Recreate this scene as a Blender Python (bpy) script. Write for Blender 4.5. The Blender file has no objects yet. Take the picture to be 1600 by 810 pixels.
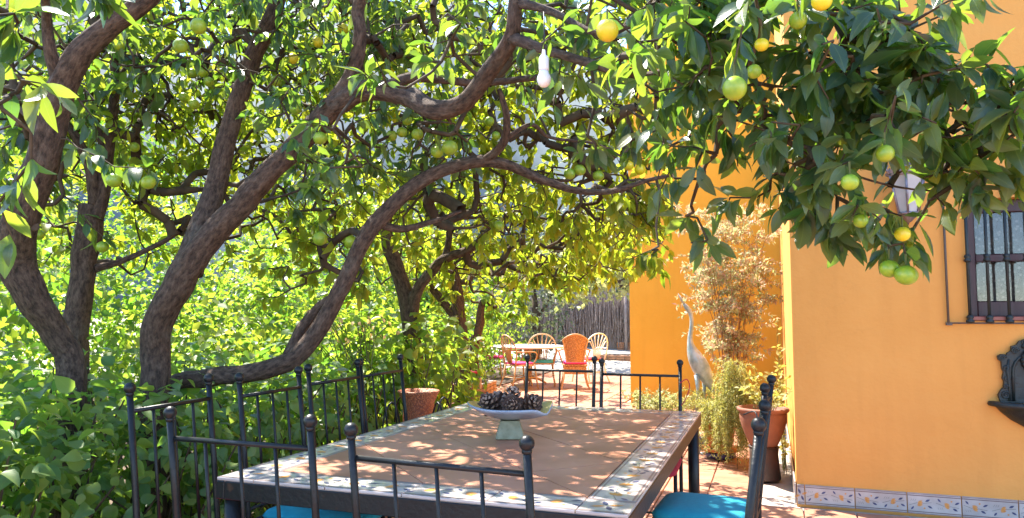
import bpy, math, random
import numpy as np
from mathutils import Vector, Matrix

random.seed(7)
rng = np.random.default_rng(11)
scn = bpy.context.scene
COL = scn.collection

# ------------------------------------------------------------------ camera
H = 1.35
PITCH = math.radians(4.283)
YAW = math.radians(19.498)
cam_d = bpy.data.cameras.new('camera')
cam_d.sensor_width = 36.0
cam_d.lens = 36.0 * 1135 / 1600
cam_d.clip_start = 0.05
cam_d.clip_end = 3000
cam = bpy.data.objects.new('camera', cam_d)
COL.objects.link(cam)
cam.location = (0, 0, H)
cam.rotation_euler = (math.pi / 2 + PITCH, 0, YAW)
scn.camera = cam

# ------------------------------------------------------------------ sky, sun, exposure
SUN_EL = math.radians(57)
SUN_H = Vector((-0.88, 0.475)).normalized()          # horizontal direction towards the sun
world = bpy.data.worlds.new('World')
scn.world = world
world.use_nodes = True
wn = world.node_tree
wn.nodes.clear()
sky = wn.nodes.new('ShaderNodeTexSky')
sky.sky_type = 'NISHITA'
sky.sun_disc = False
sky.sun_elevation = SUN_EL
sky.sun_rotation = math.atan2(SUN_H.x, SUN_H.y)
sky.air_density = 0.8
sky.dust_density = 0.0
sky.ozone_density = 3.0
bg = wn.nodes.new('ShaderNodeBackground')
bg.inputs['Strength'].default_value = 0.15
wo = wn.nodes.new('ShaderNodeOutputWorld')
wn.links.new(sky.outputs[0], bg.inputs[0])
wn.links.new(bg.outputs[0], wo.inputs[0])
sun_d = bpy.data.lights.new('sun', 'SUN')
sun_d.energy = 4.0
sun_d.angle = math.radians(0.53)
sun_d.color = (1.0, 0.93, 0.82)
sun = bpy.data.objects.new('sun', sun_d)
COL.objects.link(sun)
to_sun = Vector((SUN_H.x * math.cos(SUN_EL), SUN_H.y * math.cos(SUN_EL), math.sin(SUN_EL)))
sun.rotation_euler = to_sun.to_track_quat('Z', 'Y').to_euler()
sun.location = to_sun * 30
scn.view_settings.view_transform = 'Standard'
scn.view_settings.look = 'None'
scn.view_settings.gamma = 1.0
scn.view_settings.use_curve_mapping = False
scn.view_settings.exposure = 2.28
scn.render.engine = 'CYCLES'
scn.cycles.use_denoising = True
scn.cycles.max_bounces = 10
scn.cycles.diffuse_bounces = 8
scn.cycles.transmission_bounces = 6
scn.cycles.transparent_max_bounces = 8
scn.cycles.sample_clamp_indirect = 8.0
scn.cycles.caustics_reflective = False
scn.cycles.caustics_refractive = False

# ------------------------------------------------------------------ projection helpers (layout only)
F = np.array([-math.sin(YAW) * math.cos(PITCH), math.cos(YAW) * math.cos(PITCH), math.sin(PITCH)])
R = np.array([math.cos(YAW), math.sin(YAW), 0.0])
U = np.cross(R, F)
CAM = np.array([0, 0, H])


def P(x, y, d):
    """photo pixel + depth in metres -> world point"""
    return CAM + F * d + R * ((x - 800) / 1135 * d) + U * ((405 - y) / 1135 * d)


def PZ(x, y, z):
    d = F * 1135 + R * (x - 800) + U * (405 - y)
    return CAM + d * ((z - H) / d[2])


def proj(p):
    q = np.asarray(p, float) - CAM
    z = q @ F
    return 800 + 1135 * (q @ R) / z, 405 - 1135 * (q @ U) / z, z


# ------------------------------------------------------------------ materials
MATS = {}


def new_mat(name):
    m = bpy.data.materials.new(name)
    m.use_nodes = True
    nt = m.node_tree
    nt.nodes.clear()
    out = nt.nodes.new('ShaderNodeOutputMaterial')
    MATS[name] = m
    return m, nt, out


def N(nt, t, **kw):
    n = nt.nodes.new(t)
    for k, v in kw.items():
        if k in n.inputs:
            n.inputs[k].default_value = v
        else:
            setattr(n, k, v)
    return n


def rgb(c):
    return (c[0], c[1], c[2], 1.0)


def mat(name, col, rough=0.6, metal=0.0, col2=None, scale=8.0, detail=4.0, bump=0.0, bscale=60.0, spec=0.5,
        coat=0.0, contrast=(0.35, 0.65), stretch=None, trans=None, bdist=0.01):
    """principled surface, colour varied by noise, fine bump"""
    m, nt, out = new_mat(name)
    b = N(nt, 'ShaderNodeBsdfPrincipled')
    b.inputs['Roughness'].default_value = rough
    b.inputs['Metallic'].default_value = metal
    b.inputs['Specular IOR Level'].default_value = spec
    b.inputs['Coat Weight'].default_value = coat
    tc = N(nt, 'ShaderNodeTexCoord')
    src = tc.outputs['Object']
    if stretch:
        mp = N(nt, 'ShaderNodeMapping')
        mp.inputs['Scale'].default_value = stretch
        nt.links.new(src, mp.inputs[0])
        src = mp.outputs[0]
    if col2 is None:
        col2 = tuple(c * 0.8 for c in col)
    nz = N(nt, 'ShaderNodeTexNoise')
    nz.inputs['Scale'].default_value = scale
    nz.inputs['Detail'].default_value = detail
    nt.links.new(src, nz.inputs['Vector'])
    cr = N(nt, 'ShaderNodeValToRGB')
    cr.color_ramp.elements[0].position = contrast[0]
    cr.color_ramp.elements[1].position = contrast[1]
    cr.color_ramp.elements[0].color = rgb(col2)
    cr.color_ramp.elements[1].color = rgb(col)
    nt.links.new(nz.outputs['Fac'], cr.inputs[0])
    oi = N(nt, 'ShaderNodeObjectInfo')
    hs = N(nt, 'ShaderNodeHueSaturation')
    mr = N(nt, 'ShaderNodeMapRange')
    mr.inputs['To Min'].default_value = 0.9
    mr.inputs['To Max'].default_value = 1.1
    nt.links.new(oi.outputs['Random'], mr.inputs[0])
    nt.links.new(mr.outputs[0], hs.inputs['Value'])
    nt.links.new(cr.outputs[0], hs.inputs['Color'])
    nt.links.new(hs.outputs[0], b.inputs['Base Color'])
    if bump > 0:
        n2 = N(nt, 'ShaderNodeTexNoise')
        n2.inputs['Scale'].default_value = bscale
        n2.inputs['Detail'].default_value = 5.0
        nt.links.new(src, n2.inputs['Vector'])
        bp = N(nt, 'ShaderNodeBump')
        bp.inputs['Strength'].default_value = bump
        bp.inputs['Distance'].default_value = bdist
        nt.links.new(n2.outputs['Fac'], bp.inputs['Height'])
        nt.links.new(bp.outputs[0], b.inputs['Normal'])
    if trans:
        tr = N(nt, 'ShaderNodeBsdfTranslucent')
        tr.inputs['Color'].default_value = rgb(trans)
        mx = N(nt, 'ShaderNodeMixShader')
        mx.inputs[0].default_value = 0.35
        nt.links.new(b.outputs[0], mx.inputs[1])
        nt.links.new(tr.outputs[0], mx.inputs[2])
        nt.links.new(mx.outputs[0], out.inputs[0])
    else:
        nt.links.new(b.outputs[0], out.inputs[0])
    return m


def leaf_mat(name, c0, c1, t0, t1, tfac=0.45, rough=0.38, veins=False, sheen=0.5):
    """leaf: glossy cuticle + light passing through; 'var' attribute = leaf age/kind"""
    m, nt, out = new_mat(name)
    at = N(nt, 'ShaderNodeAttribute')
    at.attribute_name = 'var'
    b = N(nt, 'ShaderNodeBsdfPrincipled')
    b.inputs['Roughness'].default_value = rough
    b.inputs['Specular IOR Level'].default_value = sheen
    r1 = N(nt, 'ShaderNodeValToRGB')
    r1.color_ramp.elements[0].color = rgb(c0)
    r1.color_ramp.elements[1].color = rgb(c1)
    r2 = N(nt, 'ShaderNodeValToRGB')
    r2.color_ramp.elements[0].color = rgb(t0)
    r2.color_ramp.elements[1].color = rgb(t1)
    nt.links.new(at.outputs['Fac'], r1.inputs[0])
    nt.links.new(at.outputs['Fac'], r2.inputs[0])
    tr = N(nt, 'ShaderNodeBsdfTranslucent')
    c_out, t_out = r1.outputs[0], r2.outputs[0]
    if veins:
        uv = N(nt, 'ShaderNodeUVMap')
        uv.uv_map = 'UVMap'
        sx = N(nt, 'ShaderNodeSeparateXYZ')
        nt.links.new(uv.outputs[0], sx.inputs[0])

        def M_(op, a, bb=None, clamp=False):
            n = N(nt, 'ShaderNodeMath', operation=op)
            n.use_clamp = clamp
            for k, v in enumerate((a, bb)):
                if v is None:
                    continue
                if isinstance(v, (int, float)):
                    n.inputs[k].default_value = v
                else:
                    nt.links.new(v, n.inputs[k])
            return n.outputs[0]
        ax = M_('ABSOLUTE', M_('SUBTRACT', sx.outputs[0], 0.5))
        mid = M_('SUBTRACT', 1.0, M_('DIVIDE', ax, 0.035), True)
        lat = M_('SINE', M_('MULTIPLY', M_('SUBTRACT', sx.outputs[1], M_('MULTIPLY', ax, 0.55)), 62.0))
        lat = M_('MULTIPLY', M_('SUBTRACT', lat, 0.8, True), 2.2, True)
        v = M_('MAXIMUM', mid, M_('MULTIPLY', lat, 0.35))
        mx = N(nt, 'ShaderNodeMix', data_type='RGBA')
        nt.links.new(M_('MULTIPLY', v, 0.55), mx.inputs[0])
        nt.links.new(c_out, mx.inputs[6])
        mx.inputs[7].default_value = (0.20, 0.26, 0.07, 1)
        c_out = mx.outputs[2]
        bp = N(nt, 'ShaderNodeBump')
        bp.inputs['Strength'].default_value = 0.35
        bp.inputs['Distance'].default_value = 0.002
        nt.links.new(v, bp.inputs['Height'])
        nt.links.new(bp.outputs[0], b.inputs['Normal'])
    if veins:
        tc = N(nt, 'ShaderNodeTexCoord')
        ge = N(nt, 'ShaderNodeNewGeometry')
        bn = N(nt, 'ShaderNodeTexNoise')
        bn.inputs['Scale'].default_value = 55
        bn.inputs['Detail'].default_value = 5
        nt.links.new(ge.outputs['Position'], bn.inputs['Vector'])
        bm = N(nt, 'ShaderNodeMapRange')
        bm.inputs['From Min'].default_value = 0.60
        bm.inputs['From Max'].default_value = 0.72
        bm.inputs['To Max'].default_value = 0.55
        nt.links.new(bn.outputs['Fac'], bm.inputs[0])
        bx_ = N(nt, 'ShaderNodeMix', data_type='RGBA')
        nt.links.new(bm.outputs[0], bx_.inputs[0])
        nt.links.new(c_out, bx_.inputs[6])
        bx_.inputs[7].default_value = (0.14, 0.13, 0.05, 1)
        c_out = bx_.outputs[2]
    nt.links.new(c_out, b.inputs['Base Color'])
    nt.links.new(t_out, tr.inputs['Color'])
    mx = N(nt, 'ShaderNodeMixShader')
    mx.inputs[0].default_value = tfac
    nt.links.new(b.outputs[0], mx.inputs[1])
    nt.links.new(tr.outputs[0], mx.inputs[2])
    nt.links.new(mx.outputs[0], out.inputs[0])
    return m


def wall_mat(name, col, col2):
    m, nt, out = new_mat(name)
    b = N(nt, 'ShaderNodeBsdfPrincipled')
    b.inputs['Roughness'].default_value = 0.82
    b.inputs['Specular IOR Level'].default_value = 0.25
    tc = N(nt, 'ShaderNodeTexCoord')
    n1 = N(nt, 'ShaderNodeTexNoise')
    n1.inputs['Scale'].default_value = 1.3
    n1.inputs['Detail'].default_value = 6.0
    n1.inputs['Roughness'].default_value = 0.62
    nt.links.new(tc.outputs['Object'], n1.inputs['Vector'])
    cr = N(nt, 'ShaderNodeValToRGB')
    cr.color_ramp.elements[0].position = 0.3
    cr.color_ramp.elements[1].position = 0.72
    cr.color_ramp.elements[0].color = rgb(col2)
    cr.color_ramp.elements[1].color = rgb(col)
    nt.links.new(n1.outputs['Fac'], cr.inputs[0])
    # rain streaks and scuffs
    mp = N(nt, 'ShaderNodeMapping')
    mp.inputs['Scale'].default_value = (9, 9, 0.7)
    nt.links.new(tc.outputs['Object'], mp.inputs[0])
    n3 = N(nt, 'ShaderNodeTexNoise')
    n3.inputs['Scale'].default_value = 1.0
    n3.inputs['Detail'].default_value = 5.0
    nt.links.new(mp.outputs[0], n3.inputs['Vector'])
    c3 = N(nt, 'ShaderNodeValToRGB')
    c3.color_ramp.elements[0].position = 0.28
    c3.color_ramp.elements[1].position = 0.5
    c3.color_ramp.elements[0].color = (0.80, 0.76, 0.74, 1)
    c3.color_ramp.elements[1].color = (1, 1, 1, 1)
    nt.links.new(n3.outputs['Fac'], c3.inputs[0])
    mx = N(nt, 'ShaderNodeMix', data_type='RGBA', blend_type='MULTIPLY')
    mx.inputs[0].default_value = 0.22
    nt.links.new(cr.outputs[0], mx.inputs[6])
    nt.links.new(c3.outputs[0], mx.inputs[7])
    wv = N(nt, 'ShaderNodeVectorMath', operation='MULTIPLY_ADD')
    nw = N(nt, 'ShaderNodeTexNoise')
    nw.inputs['Scale'].default_value = 5.0
    nw.inputs['Detail'].default_value = 6.0
    nt.links.new(tc.outputs['Object'], nw.inputs['Vector'])
    nt.links.new(nw.outputs['Color'], wv.inputs[0])
    wv.inputs[1].default_value = (0.35, 0.35, 0.35)
    nt.links.new(tc.outputs['Object'], wv.inputs[2])
    vo = N(nt, 'ShaderNodeTexVoronoi', feature='DISTANCE_TO_EDGE')
    vo.inputs['Scale'].default_value = 0.75
    nt.links.new(wv.outputs[0], vo.inputs['Vector'])
    ck = N(nt, 'ShaderNodeMapRange')
    ck.inputs['From Min'].default_value = 0.0015
    ck.inputs['From Max'].default_value = 0.006
    ck.inputs['To Min'].default_value = 0.07
    ck.inputs['To Max'].default_value = 0.0
    nt.links.new(vo.outputs['Distance'], ck.inputs[0])
    cm = N(nt, 'ShaderNodeMath', operation='MULTIPLY')
    nt.links.new(ck.outputs[0], cm.inputs[0])
    nt.links.new(n1.outputs['Fac'], cm.inputs[1])
    m3 = N(nt, 'ShaderNodeMix', data_type='RGBA')
    nt.links.new(cm.outputs[0], m3.inputs[0])
    nt.links.new(mx.outputs[2], m3.inputs[6])
    m3.inputs[7].default_value = (0.25, 0.12, 0.05, 1)
    nt.links.new(m3.outputs[2], b.inputs['Base Color'])
    n2 = N(nt, 'ShaderNodeTexNoise')
    n2.inputs['Scale'].default_value = 14
    n2.inputs['Detail'].default_value = 8.0
    n2.inputs['Roughness'].default_value = 0.55
    nt.links.new(tc.outputs['Object'], n2.inputs['Vector'])
    bp = N(nt, 'ShaderNodeBump')
    bp.inputs['Strength'].default_value = 0.35
    bp.inputs['Distance'].default_value = 0.02
    nt.links.new(n2.outputs['Fac'], bp.inputs['Height'])
    nt.links.new(bp.outputs[0], b.inputs['Normal'])
    nt.links.new(b.outputs[0], out.inputs[0])
    return m


wall_mat('plaster', (0.74, 0.345, 0.088), (0.66, 0.29, 0.068))
wall_mat('plaster_yellow', (0.84, 0.48, 0.06), (0.78, 0.42, 0.045))
mat('terracotta', (0.46, 0.22, 0.13), 0.55, col2=(0.34, 0.15, 0.085), scale=5, bump=0.15, bscale=40)
mat('table_clay', (0.50, 0.235, 0.145), 0.45, col2=(0.36, 0.15, 0.085), scale=3.2, detail=7, bump=0.06, bscale=35, spec=0.35)
mat('grout', (0.45, 0.38, 0.32), 0.9, scale=20)
mat('table_grout', (0.55, 0.42, 0.34), 0.8, scale=20)
mat('glaze_white', (0.49, 0.44, 0.41), 0.32, col2=(0.38, 0.34, 0.315), scale=9, coat=0.3, bump=0.05, bscale=30)
mat('glaze_line', (0.21, 0.15, 0.15), 0.35, scale=30)
mat('glaze_orange', (0.68, 0.30, 0.07), 0.35, col2=(0.5, 0.2, 0.05), scale=60)
mat('glaze_navy', (0.05, 0.065, 0.17), 0.35, col2=(0.03, 0.04, 0.1), scale=60)
mat('glaze_stem', (0.14, 0.16, 0.14), 0.4, scale=30)
mat('iron', (0.009, 0.0105, 0.012), 0.40, metal=0.0, col2=(0.045, 0.026, 0.018), scale=18, detail=8, contrast=(0.27, 0.36), spec=0.32, bump=0.2, bscale=70)
mat('iron_green', (0.014, 0.021, 0.020), 0.5, col2=(0.007, 0.011, 0.012), scale=14, spec=0.5, bump=0.4, bscale=45)
mat('iron_thin', (0.10, 0.075, 0.06), 0.6, scale=20)
mat('cushion_blue', (0.010, 0.29, 0.38), 0.85, col2=(0.008, 0.25, 0.34), scale=40, bump=0.2, bscale=350)
mat('cushion_red', (0.42, 0.012, 0.035), 0.85, col2=(0.33, 0.01, 0.03), scale=40, bump=0.2, bscale=350)
mat('cushion_pink', (0.72, 0.04, 0.20), 0.85, scale=40)
mat('cushion_teal', (0.06, 0.42, 0.50), 0.85, scale=40)


def bark_mat():
    m, nt, out = new_mat('bark')
    b = N(nt, 'ShaderNodeBsdfPrincipled')
    b.inputs['Roughness'].default_value = 0.85
    b.inputs['Specular IOR Level'].default_value = 0.25
    at = N(nt, 'ShaderNodeAttribute')
    at.attribute_name = 'bark_co'
    n1 = N(nt, 'ShaderNodeTexNoise')
    n1.inputs['Scale'].default_value = 55
    n1.inputs['Detail'].default_value = 9
    n1.inputs['Roughness'].default_value = 0.68
    nt.links.new(at.outputs['Vector'], n1.inputs['Vector'])
    cr = N(nt, 'ShaderNodeValToRGB')
    e = cr.color_ramp.elements
    e[0].position, e[0].color = 0.34, (0.026, 0.018, 0.014, 1)
    e[1].position, e[1].color = 0.68, (0.165, 0.110, 0.080, 1)
    k = e.new(0.5)
    k.color = (0.088, 0.056, 0.041, 1)
    nt.links.new(n1.outputs['Fac'], cr.inputs[0])
    tc = N(nt, 'ShaderNodeTexCoord')
    n2 = N(nt, 'ShaderNodeTexNoise')
    n2.inputs['Scale'].default_value = 7
    n2.inputs['Detail'].default_value = 8
    n2.inputs['Roughness'].default_value = 0.7
    nt.links.new(tc.outputs['Object'], n2.inputs['Vector'])
    c2 = N(nt, 'ShaderNodeValToRGB')
    c2.color_ramp.elements[0].position = 0.57
    c2.color_ramp.elements[1].position = 0.66
    nt.links.new(n2.outputs['Fac'], c2.inputs[0])
    mu = N(nt, 'ShaderNodeMath', operation='MULTIPLY')
    mu.inputs[1].default_value = 0.22
    nt.links.new(c2.outputs[0], mu.inputs[0])
    mx = N(nt, 'ShaderNodeMix', data_type='RGBA')
    nt.links.new(mu.outputs[0], mx.inputs[0])
    nt.links.new(cr.outputs[0], mx.inputs[6])
    mx.inputs[7].default_value = (0.20, 0.185, 0.15, 1)
    nt.links.new(mx.outputs[2], b.inputs['Base Color'])
    bp = N(nt, 'ShaderNodeBump')
    bp.inputs['Strength'].default_value = 1.0
    bp.inputs['Distance'].default_value = 0.018
    nt.links.new(n1.outputs['Fac'], bp.inputs['Height'])
    nt.links.new(bp.outputs[0], b.inputs['Normal'])
    nt.links.new(b.outputs[0], out.inputs[0])


bark_mat()
mat('cut_wood', (0.16, 0.115, 0.08), 0.85, col2=(0.09, 0.06, 0.045), scale=20)
mat('twig', (0.10, 0.072, 0.045), 0.85, col2=(0.05, 0.034, 0.024), scale=10, spec=0.2)
mat('green_twig', (0.12, 0.14, 0.04), 0.7, scale=10, spec=0.3)
leaf_mat('citrus_leaf', (0.022, 0.058, 0.046), (0.080, 0.132, 0.046), (0.18, 0.40, 0.03), (0.62, 0.68, 0.05), 0.42, 0.30, veins=True, sheen=0.6)
leaf_mat('sunny_leaf', (0.040, 0.10, 0.022), (0.14, 0.19, 0.035), (0.20, 0.44, 0.03), (0.64, 0.72, 0.06), 0.54, 0.42, sheen=0.35)
leaf_mat('sunlit_leaf', (0.085, 0.14, 0.02), (0.20, 0.22, 0.03), (0.36, 0.52, 0.025), (0.74, 0.72, 0.05), 0.54, 0.42, sheen=0.35)  # citrus leaf of sunlit crowns: sun glow put into a brighter, yellower colour
leaf_mat('hedge_leaf', (0.060, 0.140, 0.048), (0.20, 0.28, 0.08), (0.20, 0.48, 0.04), (0.62, 0.72, 0.08), 0.45, 0.40, veins=True, sheen=0.45)
leaf_mat('pale_leaf', (0.20, 0.25, 0.10), (0.42, 0.44, 0.22), (0.42, 0.48, 0.14), (0.65, 0.62, 0.25), 0.45, 0.5)
leaf_mat('grey_leaf', (0.07, 0.09, 0.06), (0.14, 0.16, 0.09), (0.14, 0.18, 0.06), (0.25, 0.28, 0.10), 0.35, 0.5)
leaf_mat('dry_leaf', (0.52, 0.34, 0.26), (0.36, 0.45, 0.24), (0.68, 0.42, 0.28), (0.46, 0.62, 0.24), 0.45, 0.55)
mat('dry_stem', (0.32, 0.16, 0.08), 0.8)
leaf_mat('fern_leaf', (0.28, 0.31, 0.09), (0.50, 0.46, 0.18), (0.40, 0.44, 0.06), (0.60, 0.55, 0.12), 0.45, 0.6)
leaf_mat('orange_petal', (0.66, 0.40, 0.16), (0.72, 0.52, 0.26), (0.7, 0.42, 0.14), (0.75, 0.55, 0.25), 0.4, 0.6)
mat('peel_green', (0.33, 0.42, 0.025), 0.36, col2=(0.20, 0.33, 0.025), scale=1.1, detail=2, bump=0.06, bscale=26, coat=0.1)
mat('peel_yellow', (0.72, 0.55, 0.02), 0.36, col2=(0.60, 0.52, 0.02), scale=1.1, detail=2, bump=0.06, bscale=26, coat=0.1)
mat('soil', (0.13, 0.085, 0.055), 0.95, col2=(0.07, 0.045, 0.03), scale=6, detail=8, bump=0.8, bscale=20)
mat('dry_ground', (0.36, 0.31, 0.25), 0.95, col2=(0.25, 0.22, 0.17), scale=2, detail=8, bump=0.6, bscale=9)
mat('hill', (0.10, 0.125, 0.135), 0.95, col2=(0.065, 0.085, 0.085), scale=0.05, detail=8)  # bluish tint: distance haze put into the base colour
mat('wood_frame', (0.055, 0.014, 0.020), 0.4, col2=(0.035, 0.01, 0.014), scale=8, stretch=(12, 12, 1))
mat('red_sill', (0.33, 0.10, 0.07), 0.5, scale=9)
mat('lantern_metal', (0.26, 0.23, 0.26), 0.4, metal=0.5, col2=(0.14, 0.12, 0.15), scale=18, bump=0.2)
mat('white_plastic', (0.78, 0.74, 0.72), 0.35, spec=0.5, scale=10, col2=(0.74, 0.70, 0.68))
mat('frosted_glass', (0.46, 0.42, 0.41), 0.3, col2=(0.36, 0.33, 0.33), scale=6)
mat('cable_white', (0.6, 0.58, 0.55), 0.5)
mat('cable_dark', (0.02, 0.02, 0.02), 0.5)
mat('bowl_glaze', (0.34, 0.37, 0.43), 0.4, col2=(0.26, 0.285, 0.34), scale=14, bump=0.1, bscale=60, coat=0.1)
mat('bowl_gold', (0.55, 0.40, 0.12), 0.4, col2=(0.42, 0.28, 0.08), scale=20)
mat('pedestal_stone', (0.29, 0.28, 0.18), 0.7, col2=(0.2, 0.19, 0.11), scale=24, bump=0.3, bscale=70)
mat('cone_scale', (0.14, 0.075, 0.055), 0.7, col2=(0.07, 0.035, 0.027), scale=38)
mat('cone_tip', (0.34, 0.235, 0.185), 0.7, col2=(0.22, 0.135, 0.10), scale=60)
mat('cone_core', (0.035, 0.018, 0.013), 0.8)
mat('pot_clay', (0.25, 0.10, 0.060), 0.75, col2=(0.19, 0.072, 0.043), scale=7, bump=0.15, bscale=50)
mat('pot_orange', (0.62, 0.22, 0.07), 0.75, col2=(0.5, 0.16, 0.05), scale=9)
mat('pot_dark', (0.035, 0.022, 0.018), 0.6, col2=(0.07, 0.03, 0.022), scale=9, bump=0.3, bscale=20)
mat('pot_indigo', (0.055, 0.04, 0.16), 0.35, scale=9)
mat('heron_metal', (0.48, 0.52, 0.52), 0.4, col2=(0.24, 0.30, 0.31), scale=12, metal=0.15, bump=0.2, bscale=40)
mat('rattan', (0.58, 0.33, 0.16), 0.5, col2=(0.46, 0.24, 0.11), scale=20)
mat('white_paint', (0.78, 0.76, 0.72), 0.5, col2=(0.68, 0.66, 0.62), scale=10)
mat('brick', (0.50, 0.26, 0.15), 0.85, col2=(0.38, 0.18, 0.1), scale=12, bump=0.3, bscale=40)
mat('brush', (0.36, 0.30, 0.28), 0.9, col2=(0.22, 0.17, 0.155), scale=14, stretch=(3, 3, 0.6))
mat('stone', (0.46, 0.42, 0.36), 0.9, col2=(0.34, 0.31, 0.27), scale=4, bump=0.5, bscale=16)


# lace curtain behind the panes
def pane_mat():
    m, nt, out = new_mat('pane_glass')
    b = N(nt, 'ShaderNodeBsdfPrincipled')
    b.inputs['Base Color'].default_value = (1, 1, 1, 1)
    b.inputs['Roughness'].default_value = 0.06
    b.inputs['Specular IOR Level'].default_value = 0.6
    tr = N(nt, 'ShaderNodeBsdfTransparent')
    gl = N(nt, 'ShaderNodeBsdfGlossy')
    gl.inputs['Roughness'].default_value = 0.05
    lw = N(nt, 'ShaderNodeFresnel')
    lw.inputs['IOR'].default_value = 1.5
    mx = N(nt, 'ShaderNodeMixShader')
    nt.links.new(lw.outputs[0], mx.inputs[0])
    nt.links.new(tr.outputs[0], mx.inputs[1])
    nt.links.new(gl.outputs[0], mx.inputs[2])
    nt.links.new(mx.outputs[0], out.inputs[0])
    m2, nt, out = new_mat('lace')
    b = N(nt, 'ShaderNodeBsdfPrincipled')
    b.inputs['Roughness'].default_value = 0.9
    tc = N(nt, 'ShaderNodeTexCoord')
    vo = N(nt, 'ShaderNodeTexVoronoi')
    vo.inputs['Scale'].default_value = 34
    nt.links.new(tc.outputs['Object'], vo.inputs['Vector'])
    cr = N(nt, 'ShaderNodeValToRGB')
    cr.color_ramp.elements[0].position = 0.18
    cr.color_ramp.elements[1].position = 0.42
    cr.color_ramp.elements[0].color = (0.24, 0.21, 0.19, 1)
    cr.color_ramp.elements[1].color = (0.11, 0.095, 0.085, 1)
    nt.links.new(vo.outputs['Distance'], cr.inputs[0])
    nz = N(nt, 'ShaderNodeTexNoise')
    nz.inputs['Scale'].default_value = 7
    nt.links.new(tc.outputs['Object'], nz.inputs['Vector'])
    mx = N(nt, 'ShaderNodeMix', data_type='RGBA', blend_type='MULTIPLY')
    mx.inputs[0].default_value = 0.8
    nt.links.new(cr.outputs[0], mx.inputs[6])
    nt.links.new(nz.outputs['Fac'], mx.inputs[7])
    nt.links.new(mx.outputs[2], b.inputs['Base Color'])
    nt.links.new(b.outputs[0], out.inputs[0])


pane_mat()


# a woven surface for basketwork
def weave_mat(name, c1, c2, s):
    m, nt, out = new_mat(name)
    b = N(nt, 'ShaderNodeBsdfPrincipled')
    b.inputs['Roughness'].default_value = 0.6
    tc = N(nt, 'ShaderNodeTexCoord')
    vo = N(nt, 'ShaderNodeTexVoronoi')
    vo.inputs['Scale'].default_value = s
    nt.links.new(tc.outputs['Object'], vo.inputs['Vector'])
    cr = N(nt, 'ShaderNodeValToRGB')
    cr.color_ramp.elements[0].position = 0.25
    cr.color_ramp.elements[1].position = 0.6
    cr.color_ramp.elements[0].color = rgb(c1)
    cr.color_ramp.elements[1].color = rgb(c2)
    nt.links.new(vo.outputs['Distance'], cr.inputs[0])
    nt.links.new(cr.outputs[0], b.inputs['Base Color'])
    bp = N(nt, 'ShaderNodeBump')
    bp.inputs['Strength'].default_value = 0.8
    bp.inputs['Distance'].default_value = 0.01
    bp.invert = True
    nt.links.new(vo.outputs['Distance'], bp.inputs['Height'])
    nt.links.new(bp.outputs[0], b.inputs['Normal'])
    nt.links.new(b.outputs[0], out.inputs[0])


weave_mat('weave_orange', (0.52, 0.17, 0.06), (0.26, 0.07, 0.03), 85)
weave_mat('wicker', (0.62, 0.29, 0.11), (0.40, 0.16, 0.05), 45)


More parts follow.
